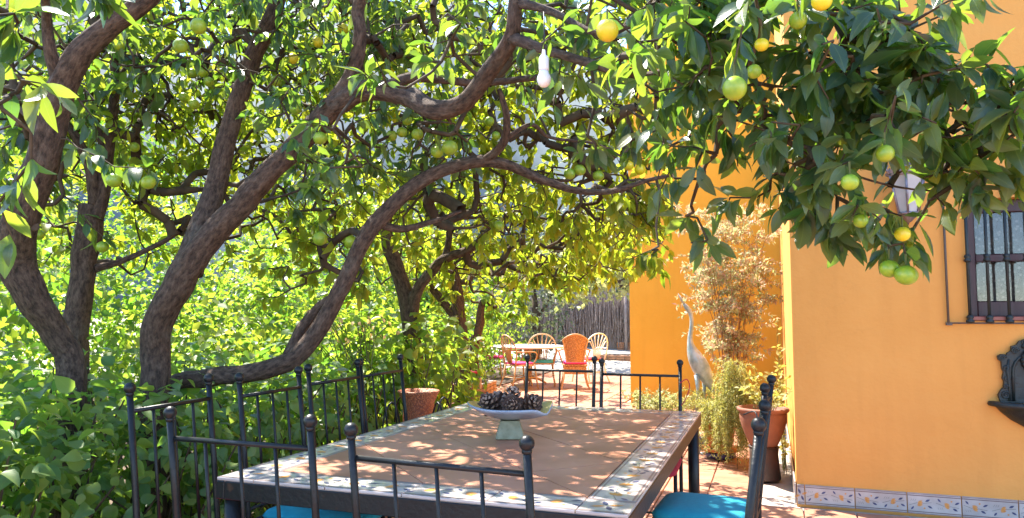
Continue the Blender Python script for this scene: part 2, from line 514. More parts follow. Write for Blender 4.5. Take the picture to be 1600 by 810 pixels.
# ------------------------------------------------------------------ mesh building
class MB:
    def __init__(self):
        self.v, self.f, self.m, self.s = [], [], [], []

    def add(self, vs, fs, mi=0, smooth=False):
        o = len(self.v)
        self.v.extend([tuple(map(float, p)) for p in vs])
        for f in fs:
            self.f.append(tuple(i + o for i in f))
            self.m.append(mi)
            self.s.append(smooth)
        return self

    def box(self, c, s, mi=0, rz=0.0, taper=1.0, bev=0.0):
        hx, hy, hz = s[0] / 2, s[1] / 2, s[2] / 2
        ca, sa = math.cos(rz), math.sin(rz)
        if bev > 0:
            rings = []
            b = bev
            prof = [(-hz, b), (-hz + b, 0), (hz - b, 0), (hz, b)]
            vs = []
            for z, ins in prof:
                t = taper if z > 0 else 1.0
                X, Y = (hx - ins) * t, (hy - ins) * t
                x2, y2 = (hx - ins - (b if ins == 0 else 0)) * t, (hy - ins - (b if ins == 0 else 0)) * t
                x2, y2 = max(x2, 1e-5), max(y2, 1e-5)
                for p in ((X, -y2), (X, y2), (x2, Y), (-x2, Y), (-X, y2), (-X, -y2), (-x2, -Y), (x2, -Y)):
                    vs.append((c[0] + p[0] * ca - p[1] * sa, c[1] + p[0] * sa + p[1] * ca, c[2] + z))
            fs = []
            for r in range(3):
                for k in range(8):
                    fs.append((r * 8 + k, r * 8 + (k + 1) % 8, r * 8 + 8 + (k + 1) % 8, r * 8 + 8 + k))
            fs.append(tuple(reversed(range(8))))
            fs.append(tuple(range(24, 32)))
            return self.add(vs, fs, mi)
        vs = []
        for z in (-hz, hz):
            t = taper if z > 0 else 1.0
            for x, y in ((-hx, -hy), (hx, -hy), (hx, hy), (-hx, hy)):
                x, y = x * t, y * t
                vs.append((c[0] + x * ca - y * sa, c[1] + x * sa + y * ca, c[2] + z))
        return self.add(vs, [(3, 2, 1, 0), (4, 5, 6, 7), (0, 1, 5, 4), (1, 2, 6, 5), (2, 3, 7, 6), (3, 0, 4, 7)], mi)

    def tube(self, pts, rad, n=8, mi=0, cap=True, smooth=True, wob=0.0, flat=1.0, flatdir=None):
        pts = [np.asarray(p, float) for p in pts]
        if not hasattr(rad, '__len__'):
            rad = [rad] * len(pts)
        K = len(pts)
        tang = []
        for i in range(K):
            a = pts[max(0, i - 1)]
            b = pts[min(K - 1, i + 1)]
            t = b - a
            tang.append(t / (np.linalg.norm(t) + 1e-9))
        ref = np.array([0, 0, 1.0]) if abs(tang[0][2]) < 0.9 else np.array([1.0, 0, 0])
        if flatdir is not None:
            ref = np.asarray(flatdir, float)
        u = np.cross(tang[0], ref)
        u /= np.linalg.norm(u)
        vs = []
        ph = [random.uniform(0, 6.28) for _ in range(6)]
        for i in range(K):
            t = tang[i]
            u = u - t * (u @ t)
            u /= np.linalg.norm(u) + 1e-9
            w = np.cross(t, u)
            for k in range(n):
                a = 2 * math.pi * k / n
                r = rad[i]
                if wob:
                    r *= 1 + wob * (math.sin(2 * a + i * 0.33 + ph[0]) * 0.5 + math.sin(3 * a - i * 0.21 + ph[1]) * 0.4
                                    + math.sin(i * 0.7 + ph[2]) * 0.35 + math.sin(5 * a + i * 0.9 + ph[3]) * 0.22
                                    + math.sin(i * 1.9 + a + ph[4]) * 0.25)
                vs.append(pts[i] + u * (math.cos(a) * r) + w * (math.sin(a) * r * flat))
        fs = []
        for i in range(K - 1):
            for k in range(n):
                fs.append((i * n + k, i * n + (k + 1) % n, (i + 1) * n + (k + 1) % n, (i + 1) * n + k))
        if cap:
            fs.append(tuple(reversed(range(n))))
            fs.append(tuple(range((K - 1) * n, K * n)))
        return self.add(vs, fs, mi, smooth)

    def lathe(self, prof, c=(0, 0, 0), n=24, mi=0, smooth=True, sx=1.0, sy=1.0):
        vs = []
        for r, z in prof:
            for k in range(n):
                a = 2 * math.pi * k / n
                vs.append((c[0] + r * sx * math.cos(a), c[1] + r * sy * math.sin(a), c[2] + z))
        fs = []
        for i in range(len(prof) - 1):
            for k in range(n):
                fs.append((i * n + k, i * n + (k + 1) % n, (i + 1) * n + (k + 1) % n, (i + 1) * n + k))
        fs.append(tuple(reversed(range(n))))
        fs.append(tuple(range((len(prof) - 1) * n, len(prof) * n)))
        return self.add(vs, fs, mi, smooth)

    def sphere(self, c, r, n=14, m=9, mi=0, sz=1.0):
        prof = []
        for i in range(m + 1):
            a = -math.pi / 2 + math.pi * i / m
            prof.append((max(r * math.cos(a), r * 0.02), r * sz * math.sin(a)))
        return self.lathe(prof, c, n, mi)

    def prism(self, poly, axis_fn, d0, d1, mi=0):
        """poly of 2-D points, axis_fn(u, v, d) -> 3-D; extruded from d0 to d1"""
        n = len(poly)
        vs = [axis_fn(u, v, d0) for u, v in poly] + [axis_fn(u, v, d1) for u, v in poly]
        fs = [tuple(reversed(range(n))), tuple(range(n, 2 * n))]
        for k in range(n):
            fs.append((k, (k + 1) % n, n + (k + 1) % n, n + k))
        return self.add(vs, fs, mi)

    def mesh(self, name, mats):
        me = bpy.data.meshes.new(name)
        me.from_pydata(self.v, [], self.f)
        for m in (mats if isinstance(mats, (list, tuple)) else [mats]):
            me.materials.append(MATS[m])
        me.polygons.foreach_set('material_index', self.m)
        me.polygons.foreach_set('use_smooth', self.s)
        me.update()
        return me

    def build(self, name, mats, parent=None):
        return obj(name, self.mesh(name, mats), parent)


def obj(name, me, parent=None):
    o = bpy.data.objects.new(name, me)
    COL.objects.link(o)
    if parent is not None:
        o.parent = parent
    return o


def tag(o, label, cat, group=None):
    o['label'] = label
    o['category'] = cat
    if group:
        o['group'] = group
    return o


def thing(name, label, cat, loc=(0, 0, 0), rz=0.0, group=None):
    o = bpy.data.objects.new(name, None)
    COL.objects.link(o)
    o.empty_display_size = 0.1
    o.location = tuple(map(float, loc))
    o.rotation_euler = (0, 0, rz)
    return tag(o, label, cat, group)


def struct(o):
    o['kind'] = 'structure'
    return o


def smooth_path(pts, step=0.06):
    """Catmull-Rom through (x, y, z, r) rows"""
    p = np.asarray(pts, float)
    q = np.vstack([2 * p[0] - p[1], p, 2 * p[-1] - p[-2]])
    out = []
    for i in range(1, len(q) - 2):
        L = np.linalg.norm(q[i + 1, :3] - q[i, :3])
        n = max(2, int(L / step))
        for k in range(n):
            t = k / n
            a, b, c, d = q[i - 1], q[i], q[i + 1], q[i + 2]
            out.append(0.5 * (2 * b + (c - a) * t + (2 * a - 5 * b + 4 * c - d) * t * t + (3 * b - a - 3 * c + d) * t ** 3))
    out.append(p[-1])
    return np.array(out)


# ------------------------------------------------------------------ leaves
# template rows: (along, half width, normal offset at edge, normal offset at rib)
T_NEAR = [(0.0, 0.0), (0.10, 0.30), (0.28, 0.82), (0.48, 1.0), (0.70, 0.78), (0.88, 0.36), (1.0, 0.0)]
T_FAR = [(0.0, 0.0), (0.40, 1.0), (1.0, 0.0)]
T_MID = [(0.0, 0.0), (0.25, 0.8), (0.6, 0.9), (1.0, 0.0)]
T_OVATE = [(0.0, 0.0), (0.06, 0.55), (0.25, 1.0), (0.50, 0.92), (0.75, 0.52), (0.90, 0.2), (1.0, 0.0)]


def leaf_arrays(base, dirs, norms, L, W, tmpl, curl, fold):
    """-> verts (n, k, 3), faces template, uv template"""
    n = len(base)
    side = np.cross(dirs, norms)
    side /= np.linalg.norm(side, axis=1, keepdims=True) + 1e-9
    nrm = np.cross(side, dirs)
    twist = rng.normal(size=n) * 0.45
    rows = []
    uv = []
    idx = []
    c = 0
    for (u, w) in tmpl:
        cu = (-curl * u * u)[:, None] * L[:, None] * nrm
        sd = side * np.cos(twist * u)[:, None] + nrm * np.sin(twist * u)[:, None]
        mid = base + dirs * (u * L)[:, None] * (1 - 0.25 * np.abs(curl)[:, None] * u) + cu
        if w == 0:
            rows.append(mid)
            uv.append((0.5, u))
            idx.append((c,))
            c += 1
        else:
            up = (fold * w * W)[:, None] * nrm
            rows.append(mid + sd * (w * W)[:, None] + up)
            rows.append(mid)
            rows.append(mid - sd * (w * W)[:, None] + up)
            uv += [(0.5 + 0.5 * w, u), (0.5, u), (0.5 - 0.5 * w, u)]
            idx.append((c, c + 1, c + 2))
            c += 3
    V = np.stack(rows, axis=1)
    tris = []
    for a, b in zip(idx[:-1], idx[1:]):
        if len(a) == 1 and len(b) == 3:
            tris += [(a[0], b[0], b[1]), (a[0], b[1], b[2])]
        elif len(a) == 3 and len(b) == 3:
            tris += [(a[0], b[0], b[1]), (a[0], b[1], a[1]), (a[1], b[1], b[2]), (a[1], b[2], a[2])]
        else:
            tris += [(a[0], b[0], a[1]), (a[1], b[0], a[2])]
    return V, np.array(tris), np.array(uv)


def tri_mesh(name, V, T, uv, var, matname, smooth=True):
    """V (n,k,3); T triangles within one leaf"""
    n, k, _ = V.shape
    me = bpy.data.meshes.new(name)
    faces = (T[None] + (np.arange(n) * k)[:, None, None]).reshape(-1, 3)
    me.vertices.add(n * k)
    me.vertices.foreach_set('co', V.reshape(-1).astype(np.float32))
    me.loops.add(len(faces) * 3)
    me.loops.foreach_set('vertex_index', faces.reshape(-1).astype(np.int32))
    me.polygons.add(len(faces))
    me.polygons.foreach_set('loop_start', np.arange(0, len(faces) * 3, 3, dtype=np.int32))
    me.polygons.foreach_set('loop_total', np.full(len(faces), 3, dtype=np.int32))
    me.materials.append(MATS[matname])
    me.update(calc_edges=True)
    me.polygons.foreach_set('use_smooth', np.full(len(faces), smooth))
    a = me.attributes.new('var', 'FLOAT', 'POINT')
    a.data.foreach_set('value', np.repeat(var, k).astype(np.float32))
    if uv is not None:
        ul = me.uv_layers.new(name='UVMap')
        full = np.tile(uv, (n, 1))[faces.reshape(-1)]
        ul.data.foreach_set('uv', full.reshape(-1).astype(np.float32))
    return me


def unit(a):
    return a / (np.linalg.norm(a, axis=-1, keepdims=True) + 1e-9)


class Leaves:
    """a collected set of leaf placements"""

    def __init__(self):
        self.b, self.d, self.n, self.L, self.W, self.v = [], [], [], [], [], []

    def add(self, b, d, n, L, W, v):
        self.b.append(b); self.d.append(d); self.n.append(n)
        self.L.append(L); self.W.append(W); self.v.append(v)

    def cat(self):
        return [np.concatenate(x) for x in (self.b, self.d, self.n, self.L, self.W, self.v)]


LEAF_LIB = {}


def leaf_lib(kind, matname, tmpl, ratio):
    """a dozen single-leaf meshes of unit length that leaf parts share"""
    key = (kind, matname)
    if key not in LEAF_LIB:
        L = []
        for i in range(42):
            n1 = np.array([[0, 0, 1.0]])
            V, T, uv = leaf_arrays(np.zeros((1, 3)), np.array([[0, 1.0, 0]]), n1, np.ones(1),
                                   np.array([ratio * random.uniform(0.85, 1.15)]), tmpl,
                                   np.array([random.uniform(-0.05, 0.6)]), np.array([random.uniform(0.05, 0.6)]))
            L.append(tri_mesh('leaf', V, T, uv, np.array([(i // 3 + 0.5) / 14]), matname))
        LEAF_LIB[key] = L
    return LEAF_LIB[key]


def emit_leaves(lv, parent, matname, n_parts, tmpl_near, tmpl_far, ratio, stuff_name='foliage', near_d=3.2):
    b, d, n, L, W, v = lv.cat() if isinstance(lv, Leaves) else lv
    px, py, dep = proj(b + d * (L * 0.5)[:, None])
    inside = (px > 0) & (px < 1600) & (py > 0) & (py < 810) & (dep > 0.3)
    size = np.where(inside, L / np.maximum(dep, 0.3), 0)
    order = np.argsort(-size)
    k = min(n_parts, int(inside.sum()))
    sel = order[:k]
    rest = order[k:]
    if k:
        lib = leaf_lib(stuff_name, matname, tmpl_near, ratio)
        for i in sel:
            me = lib[min(13, int(v[i] * 14)) * 3 + random.randint(0, 2)]
            o = obj('leaf', me, parent)
            y = Vector(d[i])
            z = Vector(n[i])
            x = y.cross(z).normalized()
            z = x.cross(y).normalized()
            M = Matrix((x, y, z)).transposed().to_4x4() @ Matrix.Diagonal((L[i], L[i], L[i], 1))
            M.translation = Vector(b[i]) - parent.location
            o.matrix_local = M
    dep_r = dep[rest]
    off = np.array(parent.location)
    for nm, mask, tm in (('near_' + stuff_name, (dep_r < near_d) & (dep_r > 0), tmpl_near), (stuff_name, ~((dep_r < near_d) & (dep_r > 0)), tmpl_far)):
        r = rest[mask]
        if not len(r):
            continue
        V, T, uv = leaf_arrays(b[r] - off, d[r], n[r], L[r], W[r], tm, rng.uniform(0, 0.45, len(r)), rng.uniform(0.1, 0.5, len(r)))
        o = obj(stuff_name, tri_mesh(stuff_name, V, T, uv, v[r], matname), parent)
        o['kind'] = 'stuff'


def sph_rand(n):
    return unit(rng.normal(size=(n, 3)))


# ------------------------------------------------------------------ trees
def segs_mesh(name, A, B, ra, rb, matname, n=4, off=np.zeros(3)):
    """many short tapered twigs in one mesh"""
    A = A - off
    B = B - off
    t = unit(B - A)
    ref = np.where(np.abs(t[:, 2:3]) < 0.9, np.array([[0, 0, 1.0]]), np.array([[1.0, 0, 0]]))
    u = unit(np.cross(t, ref))
    w = np.cross(t, u)
    rings = []
    for C, r in ((A, ra), (B, rb)):
        for k in range(n):
            a = 2 * math.pi * k / n
            rings.append(C + u * (math.cos(a) * r)[:, None] + w * (math.sin(a) * r)[:, None])
    V = np.stack(rings, 1)
    T = []
    for k in range(n):
        k2 = (k + 1) % n
        T += [(k, k2, n + k2), (k, n + k2, n + k)]
    return tri_mesh(name, V, np.array(T), None, np.zeros(len(A)), matname)


def limb_mesh(sp, n=22, crook=0.22):
    """trunk or limb: gnarled tube with lengthwise bark coordinates"""
    from mathutils import noise as nz
    pts, rad = sp[:, :3].copy(), sp[:, 3].copy()
    K = len(pts)
    s_ = np.concatenate([[0], np.cumsum(np.linalg.norm(np.diff(pts, axis=0), axis=1))])
    sd = random.uniform(0, 50)
    for i in range(K):
        w = min(1.0, s_[i] / 0.25)
        for ax in range(3):
            pts[i, ax] += crook * rad[i] * w * (nz.noise((s_[i] * 3.2, sd + ax * 7.3, 0)) + 0.5 * nz.noise((s_[i] * 8, sd + ax * 3.1, 4)))
    rad = rad * (1 + 0.30 * np.exp(-s_ / (2.2 * rad[0] + 1e-6)))
    vs, co = [], []
    tang = unit(np.gradient(pts, axis=0))
    ref = np.array([0, 0, 1.0]) if abs(tang[0][2]) < 0.9 else np.array([1.0, 0, 0])
    u = unit(np.cross(tang[0], ref))
    for i in range(K):
        t = tang[i]
        u = unit(u - t * (u @ t))
        w = np.cross(t, u)
        for k in range(n):
            a = 2 * math.pi * k / n
            ca, sa = math.cos(a), math.sin(a)
            q = (ca * 1.1, sa * 1.1, s_[i] * 4.0 + sd)
            f = 1 + 0.16 * nz.noise(q) + 0.10 * nz.noise((ca * 2.6, sa * 2.6, s_[i] * 3.0 + sd)) + 0.05 * nz.noise((ca * 5, sa * 5, s_[i] * 16 + sd))
            kn = nz.noise((ca * 1.6, sa * 1.6, s_[i] * 6.5 + sd + 20))
            f += 0.55 * max(0.0, kn - 0.42)
            r = rad[i] * f
            vs.append(pts[i] + u * ca * r + w * sa * r)
            co.append((ca * rad[i], sa * rad[i], s_[i] * 0.42 + sd))
    fs = []
    for i in range(K - 1):
        for k in range(n):
            fs.append((i * n + k, i * n + (k + 1) % n, (i + 1) * n + (k + 1) % n, (i + 1) * n + k))
    fs.append(tuple(reversed(range(n))))
    fs.append(tuple(range((K - 1) * n, K * n)))
    me = bpy.data.meshes.new('limb')
    me.from_pydata([tuple(v) for v in vs], [], fs)
    me.materials.append(MATS['bark'])
    me.polygons.foreach_set('use_smooth', [True] * len(fs))
    at = me.attributes.new('bark_co', 'FLOAT_VECTOR', 'POINT')
    at.data.foreach_set('vector', np.array(co, np.float32).reshape(-1))
    me.update()
    return me


def grow(nodes, vols, step=0.10, clump=6, extra=None):
    att = [] if extra is None else [extra]
    for (c, r, n) in vols:
        nc = max(1, n // clump)
        cen = sph_rand(nc) * (rng.random((nc, 1)) ** 0.42) * np.asarray(r) + c
        pts = cen[rng.integers(0, nc, n)] + rng.normal(size=(n, 3)) * 0.11 * (min(r) / 0.4) ** 0.5
        att.append(pts)
    att = np.concatenate(att)
    d0 = np.sqrt(((att[:, None, :] - nodes[None, ::3]) ** 2).sum(-1)).min(1)
    att = att[np.argsort(d0)]
    pos = np.zeros((len(nodes) + len(att) * 14, 3))
    par = np.full(len(pos), -1)
    n0 = len(nodes)
    pos[:n0] = nodes
    k = n0
    for a in att:
        dd = ((pos[:k] - a) ** 2).sum(1)
        j = int(dd.argmin())
        D = math.sqrt(dd[j])
        m = max(1, min(13, int(D / step + 0.5)))
        p0 = pos[j]
        pd = unit(p0 - pos[par[j]]) if par[j] >= 0 else unit(a - p0)
        cp = (p0 + a) / 2 + (pd - unit(a - p0)) * D * 0.28 + np.array([0, 0, 0.10 * D])
        for s in range(1, m + 1):
            t = s / m
            q = p0 * (1 - t) ** 2 + cp * (2 * t * (1 - t)) + a * t * t
            if s < m:
                q = q + rng.normal(size=3) * 0.012
            pos[k] = q
            par[k] = j
            j = k
            k += 1
    pos, par = pos[:k], par[:k]
    cnt = np.ones(k)
    for i in range(k - 1, n0 - 1, -1):
        if par[i] >= n0:
            cnt[par[i]] += cnt[i]
    return pos, par, cnt, n0


CLEAR = [(825, 60, 875, 150, 2.62), (1392, 262, 1438, 345, 5.0), (1045, 440, 1085, 500, 6.0)]


def make_tree(name, label, limbs, vols, leafmat='citrus_leaf', n_parts=0, leafL=0.095, ratio=0.23, per=4.5, fruits=(),
              group='citrus trees along the terrace', twig_r=0.0022, droop=0.45, base=None, vbias=0.0, tmpl_far=T_MID, stubs=False):
    b0 = limbs[0][0] if base is None else base
    root = thing(name, label, 'tree', (b0[0], b0[1], 0.0), 0.0, group)
    off = np.array([b0[0], b0[1], 0.0])
    nodes = []
    for i, pts in enumerate(limbs):
        sp = smooth_path(pts, 0.05)
        q = smooth_path(pts, 0.028)
        q[:, :3] -= off
        obj('trunk' if i == 0 else 'limb', limb_mesh(q, 24 if i == 0 else 16), root)
        if stubs and i < 2 and len(q) > 30:
            for _ in range(2):
                k = random.randint(len(q) // 4, int(len(q) * 0.75))
                t_ = unit(q[k + 1, :3] - q[k - 1, :3])
                dv = unit(np.cross(t_, rng.normal(size=3)) + t_ * 0.5 + np.array([0, 0, 0.3]))
                r_ = q[k, 3]
                c_ = q[k, :3]
                MB().tube([c_, c_ + dv * r_ * 1.05, c_ + dv * r_ * 1.25, c_ + dv * r_ * 1.27], [r_ * .5, r_ * .33, r_ * .3, r_ * .2], 9, wob=0.08).build('stub', 'cut_wood', root)
        nodes.append(sp[len(sp) // 3 if i == 0 else 1:, :3])
    nodes = np.concatenate(nodes)
    fa = np.array([P(f[0], f[1], f[2]) + np.array([0, 0, f[3] * f[2] / 1135 * 0.93]) for f in fruits]) if len(fruits) else None
    pos, par, cnt, n0 = grow(nodes, vols, extra=None if fa is None else fa + np.array([0, 0, 0.03]))
    idx = np.arange(n0, len(pos))
    A, B = pos[par[idx]], pos[idx]
    rb = twig_r * np.sqrt(cnt[idx]) * 0.9
    pr = np.where(par[idx] >= n0, twig_r * np.sqrt(cnt[np.maximum(par[idx], 0)]) * 0.9, rb * 1.15)
    ra = np.minimum(pr, rb * 1.6)
    br = obj('branches', segs_mesh('branches', A, B, ra, rb, 'twig', 5, off), root)
    br['kind'] = 'stuff'
    # leaves on the young wood
    tw = idx[cnt[idx] <= 5]
    m = rng.poisson(per, len(tw))
    src = np.repeat(tw, m)
    n = len(src)
    a, b = pos[par[src]], pos[src]
    t = rng.uniform(0.1, 1.25, (n, 1))
    base_p = a + (b - a) * t
    td = unit(b - a)
    rp = rng.normal(size=(n, 3))
    rp = unit(rp - td * (rp * td).sum(1, keepdims=True))
    d = unit(td * 0.45 + rp * 0.85 + np.array([0, 0, -1.0]) * rng.uniform(0, 2 * droop, (n, 1)))
    nn = unit(np.array([0, 0, 0.9]) + rng.normal(size=(n, 3)) * 0.55)
    L = leafL * np.clip(rng.normal(1.0, 0.24, n), 0.4, 1.5)
    base_p = base_p + d * 0.006
    v = np.clip(rng.beta(1.2, 2.6, n) + vbias, 0, 1)
    # leaves dropped where they hide bulb, lantern
    mx_, my_, md_ = proj(base_p + d * (L * 0.5)[:, None])
    keep = np.ones(n, bool)
    for (x0, y0, x1, y1, zmax) in CLEAR + [(f[0] - f[3] * 1.1, f[1] - f[3] * 1.1, f[0] + f[3] * 1.1, f[1] + f[3] * 1.4, f[2]) for f in fruits]:
        keep &= ~((mx_ > x0) & (mx_ < x1) & (my_ > y0) & (my_ < y1) & (md_ < zmax))
    base_p, d, nn, L, v = base_p[keep], d[keep], nn[keep], L[keep], v[keep]
    emit_leaves([base_p, d, nn, L, L * ratio, v], root, leafmat, n_parts, T_NEAR, tmpl_far, ratio)
    # fruit
    for (fx, fy, fd, fr, yel) in fruits:
        c = P(fx, fy, fd)
        o = obj('fruit', FRUIT[yel], root)
        o.location = Vector(c) - root.location
        s = fr * fd / 1135
        o.scale = (s * random.uniform(0.95, 1.03), s * random.uniform(0.95, 1.03), s * random.uniform(0.92, 1.02))
        o.rotation_euler = (random.uniform(-0.5, 0.5), random.uniform(-0.5, 0.5), random.uniform(0, 6))
    if fruits:
        dd = ((fa[:, None] - pos[None]) ** 2).sum(-1)
        j = dd.argmin(1)
        st = obj('stalks', segs_mesh('stalks', pos[j], fa, np.full(len(fa), 0.003), np.full(len(fa), 0.0022), 'green_twig', 5, off), root)
        st['kind'] = 'stuff'
    return root


def fruit_mesh(m):
    mb = MB()
    prof = []
    for i in range(13):
        a = -math.pi / 2 + math.pi * i / 12
        prof.append((max(0.015, math.cos(a)), math.sin(a) * (1.0 if a < 0 else 0.97)))
    prof[-1] = (0.04, 0.93)
    mb.lathe(prof, n=20)
    mb.lathe([(0.05, 0.92), (0.13, 0.955), (0.12, 0.985), (0.03, 1.0)], n=7, mi=1)
    return mb.mesh('fruit', [m, 'green_twig'])


FRUIT = {0: fruit_mesh('peel_green'), 1: fruit_mesh('peel_yellow')}
# ------------------------------------------------------------------ ground and terrace
g = MB()
g.add([(-600, -600, -0.06), (600, -600, -0.06), (600, 600, -0.06), (-600, 600, -0.06)], [(0, 1, 2, 3)])
struct(g.build('ground', 'dry_ground'))
hm = MB()
HX, HY = 60, 8
hv = []
for j in range(HY):
    for i in range(HX):
        a = math.radians(-20 + 150 * i / (HX - 1)) + 0.6
        rr = 260 + 30 * j
        hgt = (0.12 + 0.88 * (j / (HY - 1)) ** 0.8) * (190 + 26 * math.sin(i * 0.5) + 12 * math.sin(i * 1.3 + 1) + 5 * math.sin(i * 2.9)) - 3
        hv.append((rr * math.cos(a) * 1.0, rr * math.sin(a), hgt if j else -2))
hm.add(hv, [(j * HX + i, j * HX + i + 1, (j + 1) * HX + i + 1, (j + 1) * HX + i) for j in range(HY - 1) for i in range(HX - 1)], 0, True)
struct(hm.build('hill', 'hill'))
bed = MB()
bed.box((-5.62, 2.5, -0.03), (6.0, 11.6, 0.10))
bed.box((-7.6, 12.65, -0.03), (5.6, 8.6, 0.10))
struct(bed.build('planting_bed', 'soil'))

floor = struct(MB().box((-1.3, 7.0, -0.035), (7.4, 21.0, 0.03)).build('terrace_floor', 'grout'))
TS = 0.33
tile_me = MB().box((0, 0, 0), (TS - 0.010, TS - 0.010, 0.022), bev=0.003).mesh('tile', 'terracotta')
cand = []
for i in range(-18, 9):
    for j in range(-6, 52):
        x, y = i * TS + 0.02, j * TS + 0.1
        if x < -2.45 and y < 8.3:
            continue
        if x > -0.01 and y > 5.5:
            continue
        if x > -2.15 and y > 11.0:
            continue
        px, py, d = proj((x, y, 0))
        vis = d > 0.3 and -60 < px < 1660 and 560 < py < 850
        cand.append((vis, -d, x, y))
cand.sort(reverse=True)
restm = MB()
for k, (vis, nd, x, y) in enumerate(cand):
    z = -0.011 + random.uniform(-0.0012, 0.0012)
    if vis and k < 300:
        o = obj('tile', tile_me, floor)
        o.location = (x, y, z)
        o.rotation_euler = (random.uniform(-.003, .003), random.uniform(-.003, .003), random.choice((0, 1, 2, 3)) * math.pi / 2)
    else:
        restm.box((x, y, z), (TS - 0.010, TS - 0.010, 0.022))
o = restm.build('tiles', 'terracotta', floor)
o['kind'] = 'stuff'


# ------------------------------------------------------------------ painted glazed tiles
def leafpoly(cx, cy, l, w, a):
    pts = [(0, 0), (0.3, 0.8), (0.6, 0.9), (1, 0), (0.6, -0.9), (0.3, -0.8)]
    ca, sa = math.cos(a), math.sin(a)
    return [(cx + (u - 0.5) * l * ca - v * w / 2 * sa, cy + (u - 0.5) * l * sa + v * w / 2 * ca) for u, v in pts]


def strip(x0, y0, x1, y1, w):
    a = math.atan2(y1 - y0, x1 - x0)
    dx, dy = -math.sin(a) * w / 2, math.cos(a) * w / 2
    return [(x0 - dx, y0 - dy), (x1 - dx, y1 - dy), (x1 + dx, y1 + dy), (x0 + dx, y0 + dy)]


def painted_tile(L, W, th, flip=1, corner=False, lines=True):
    """glazed tile lying flat, centred, painted side up: spray of tulips, navy leaves, double lines"""
    mb = MB()
    mb.box((0, 0, -th / 2), (L - 0.004, W - 0.003, th), 0, bev=0.0015)
    z = [0.0006]

    def put(poly, mi):
        z[0] += 0.00001
        a = sum(poly[i][0] * poly[(i + 1) % len(poly)][1] - poly[(i + 1) % len(poly)][0] * poly[i][1] for i in range(len(poly)))
        if a < 0:
            poly = poly[::-1]
        mb.add([(u, v, z[0]) for u, v in poly], [tuple(range(len(poly)))], mi)
    h = W / 2
    if lines:
        for s in (-1, 1):
            put([(-L / 2 + .003, s * (h - .006) - .0022), (L / 2 - .003, s * (h - .006) - .0022), (L / 2 - .003, s * (h - .006) + .0022), (-L / 2 + .003, s * (h - .006) + .0022)], 1)
            put([(-L / 2 + .003, s * (h - .017) - .0035), (L / 2 - .003, s * (h - .017) - .0035), (L / 2 - .003, s * (h - .017) + .0035), (-L / 2 + .003, s * (h - .017) + .0035)], 1)
    k = W / 0.14
    if corner:
        for a in range(4):
            an = a * math.pi / 2 + 0.4
            put(leafpoly(0.026 * k * math.cos(an), 0.026 * k * math.sin(an), 0.04 * k, 0.017 * k, an), 2 if a % 2 else 3)
        return mb
    n = max(1, round(L / 0.155))
    for i in range(n):
        c = -L / 2 + (i + 0.5) * L / n
        s = flip * (1 if i % 2 == 0 else -1)
        # stem
        put(strip(c - 0.07 * k, -0.012 * s * k, c - 0.02 * k, 0.006 * s * k, 0.0025 * k), 4)
        put(strip(c + 0.01 * k, 0.004 * s * k, c + 0.065 * k, 0.012 * s * k, 0.0025 * k), 4)
        # tulip: three petals
        for da, l in ((-0.5, 0.036), (0.5, 0.036), (0.0, 0.042)):
            put(leafpoly(c - 0.004 * k, 0.002 * s * k + 0.011 * k * da * 2 * s, l * k, 0.016 * k, 0.45 * s + 0.3 * da * s), 3)
        put(leafpoly(c + 0.042 * k, 0.024 * s * k, 0.034 * k, 0.015 * k, 0.5 * s), 2)
        put(leafpoly(c + 0.055 * k, -0.018 * s * k, 0.034 * k, 0.014 * k, -0.5 * s), 2)
        put(leafpoly(c - 0.050 * k, -0.030 * s * k, 0.030 * k, 0.013 * k, 0.9 * s), 2)
        put(leafpoly(c + 0.022 * k, -0.028 * s * k, 0.013 * k, 0.013 * k, 0.2), 3)
        for q in range(3):
            put(strip(c - 0.06 * k + q * 0.012 * k, 0.016 * s * k, c - 0.052 * k + q * 0.012 * k, 0.030 * s * k, 0.0018 * k), 4)
    return mb


GL = ['glaze_white', 'glaze_line', 'glaze_navy', 'glaze_orange', 'glaze_stem']

# ------------------------------------------------------------------ house
WX, WY, FX, FY, HT = 0.15, 5.65, -2.02, 11.1, 6.6
house = thing('house', 'orange plastered house wall with barred window and painted tile skirting', 'house', (WX, WY, 0))
HO = np.array([WX, WY, 0])


def hb(mb, x0, x1, y0, y1, z0, z1, mi=0):
    return mb.box(((x0 + x1) / 2 - WX, (y0 + y1) / 2 - WY, (z0 + z1) / 2), (x1 - x0, y1 - y0, z1 - z0), mi)


OX0, OX1, OZ0, OZ1 = 1.265, 2.15, 1.30, 2.125
m = MB()
xs, zs = [WX, OX0, OX1, 6.0], [-0.05, OZ0, OZ1, HT]
for i in range(3):
    for k in range(3):
        if i == 1 and k == 1:
            continue
        hb(m, xs[i], xs[i + 1], WY, WY + 0.3, zs[k], zs[k + 1])
m.build('front_wall', 'plaster', house)


def rough_sheet(mb, fn, nu, nv, amp):
    """hand-trowelled wall face: a grid pushed in and out by a few millimetres"""
    vs, fs = [], []
    for j in range(nv + 1):
        for i in range(nu + 1):
            u, v = i / nu, j / nv
            w = amp * (math.sin(u * 21 + v * 3.1) * 0.5 + math.sin(u * 47 + v * 9 + 1) * 0.3 + math.sin(v * 23 + u * 11) * 0.3)
            vs.append(np.array(fn(u, v, w)) - HO)
    for j in range(nv):
        for i in range(nu):
            a = j * (nu + 1) + i
            fs.append((a, a + 1, a + nu + 2, a + nu + 1))
    mb.add(vs, fs, 0, True)


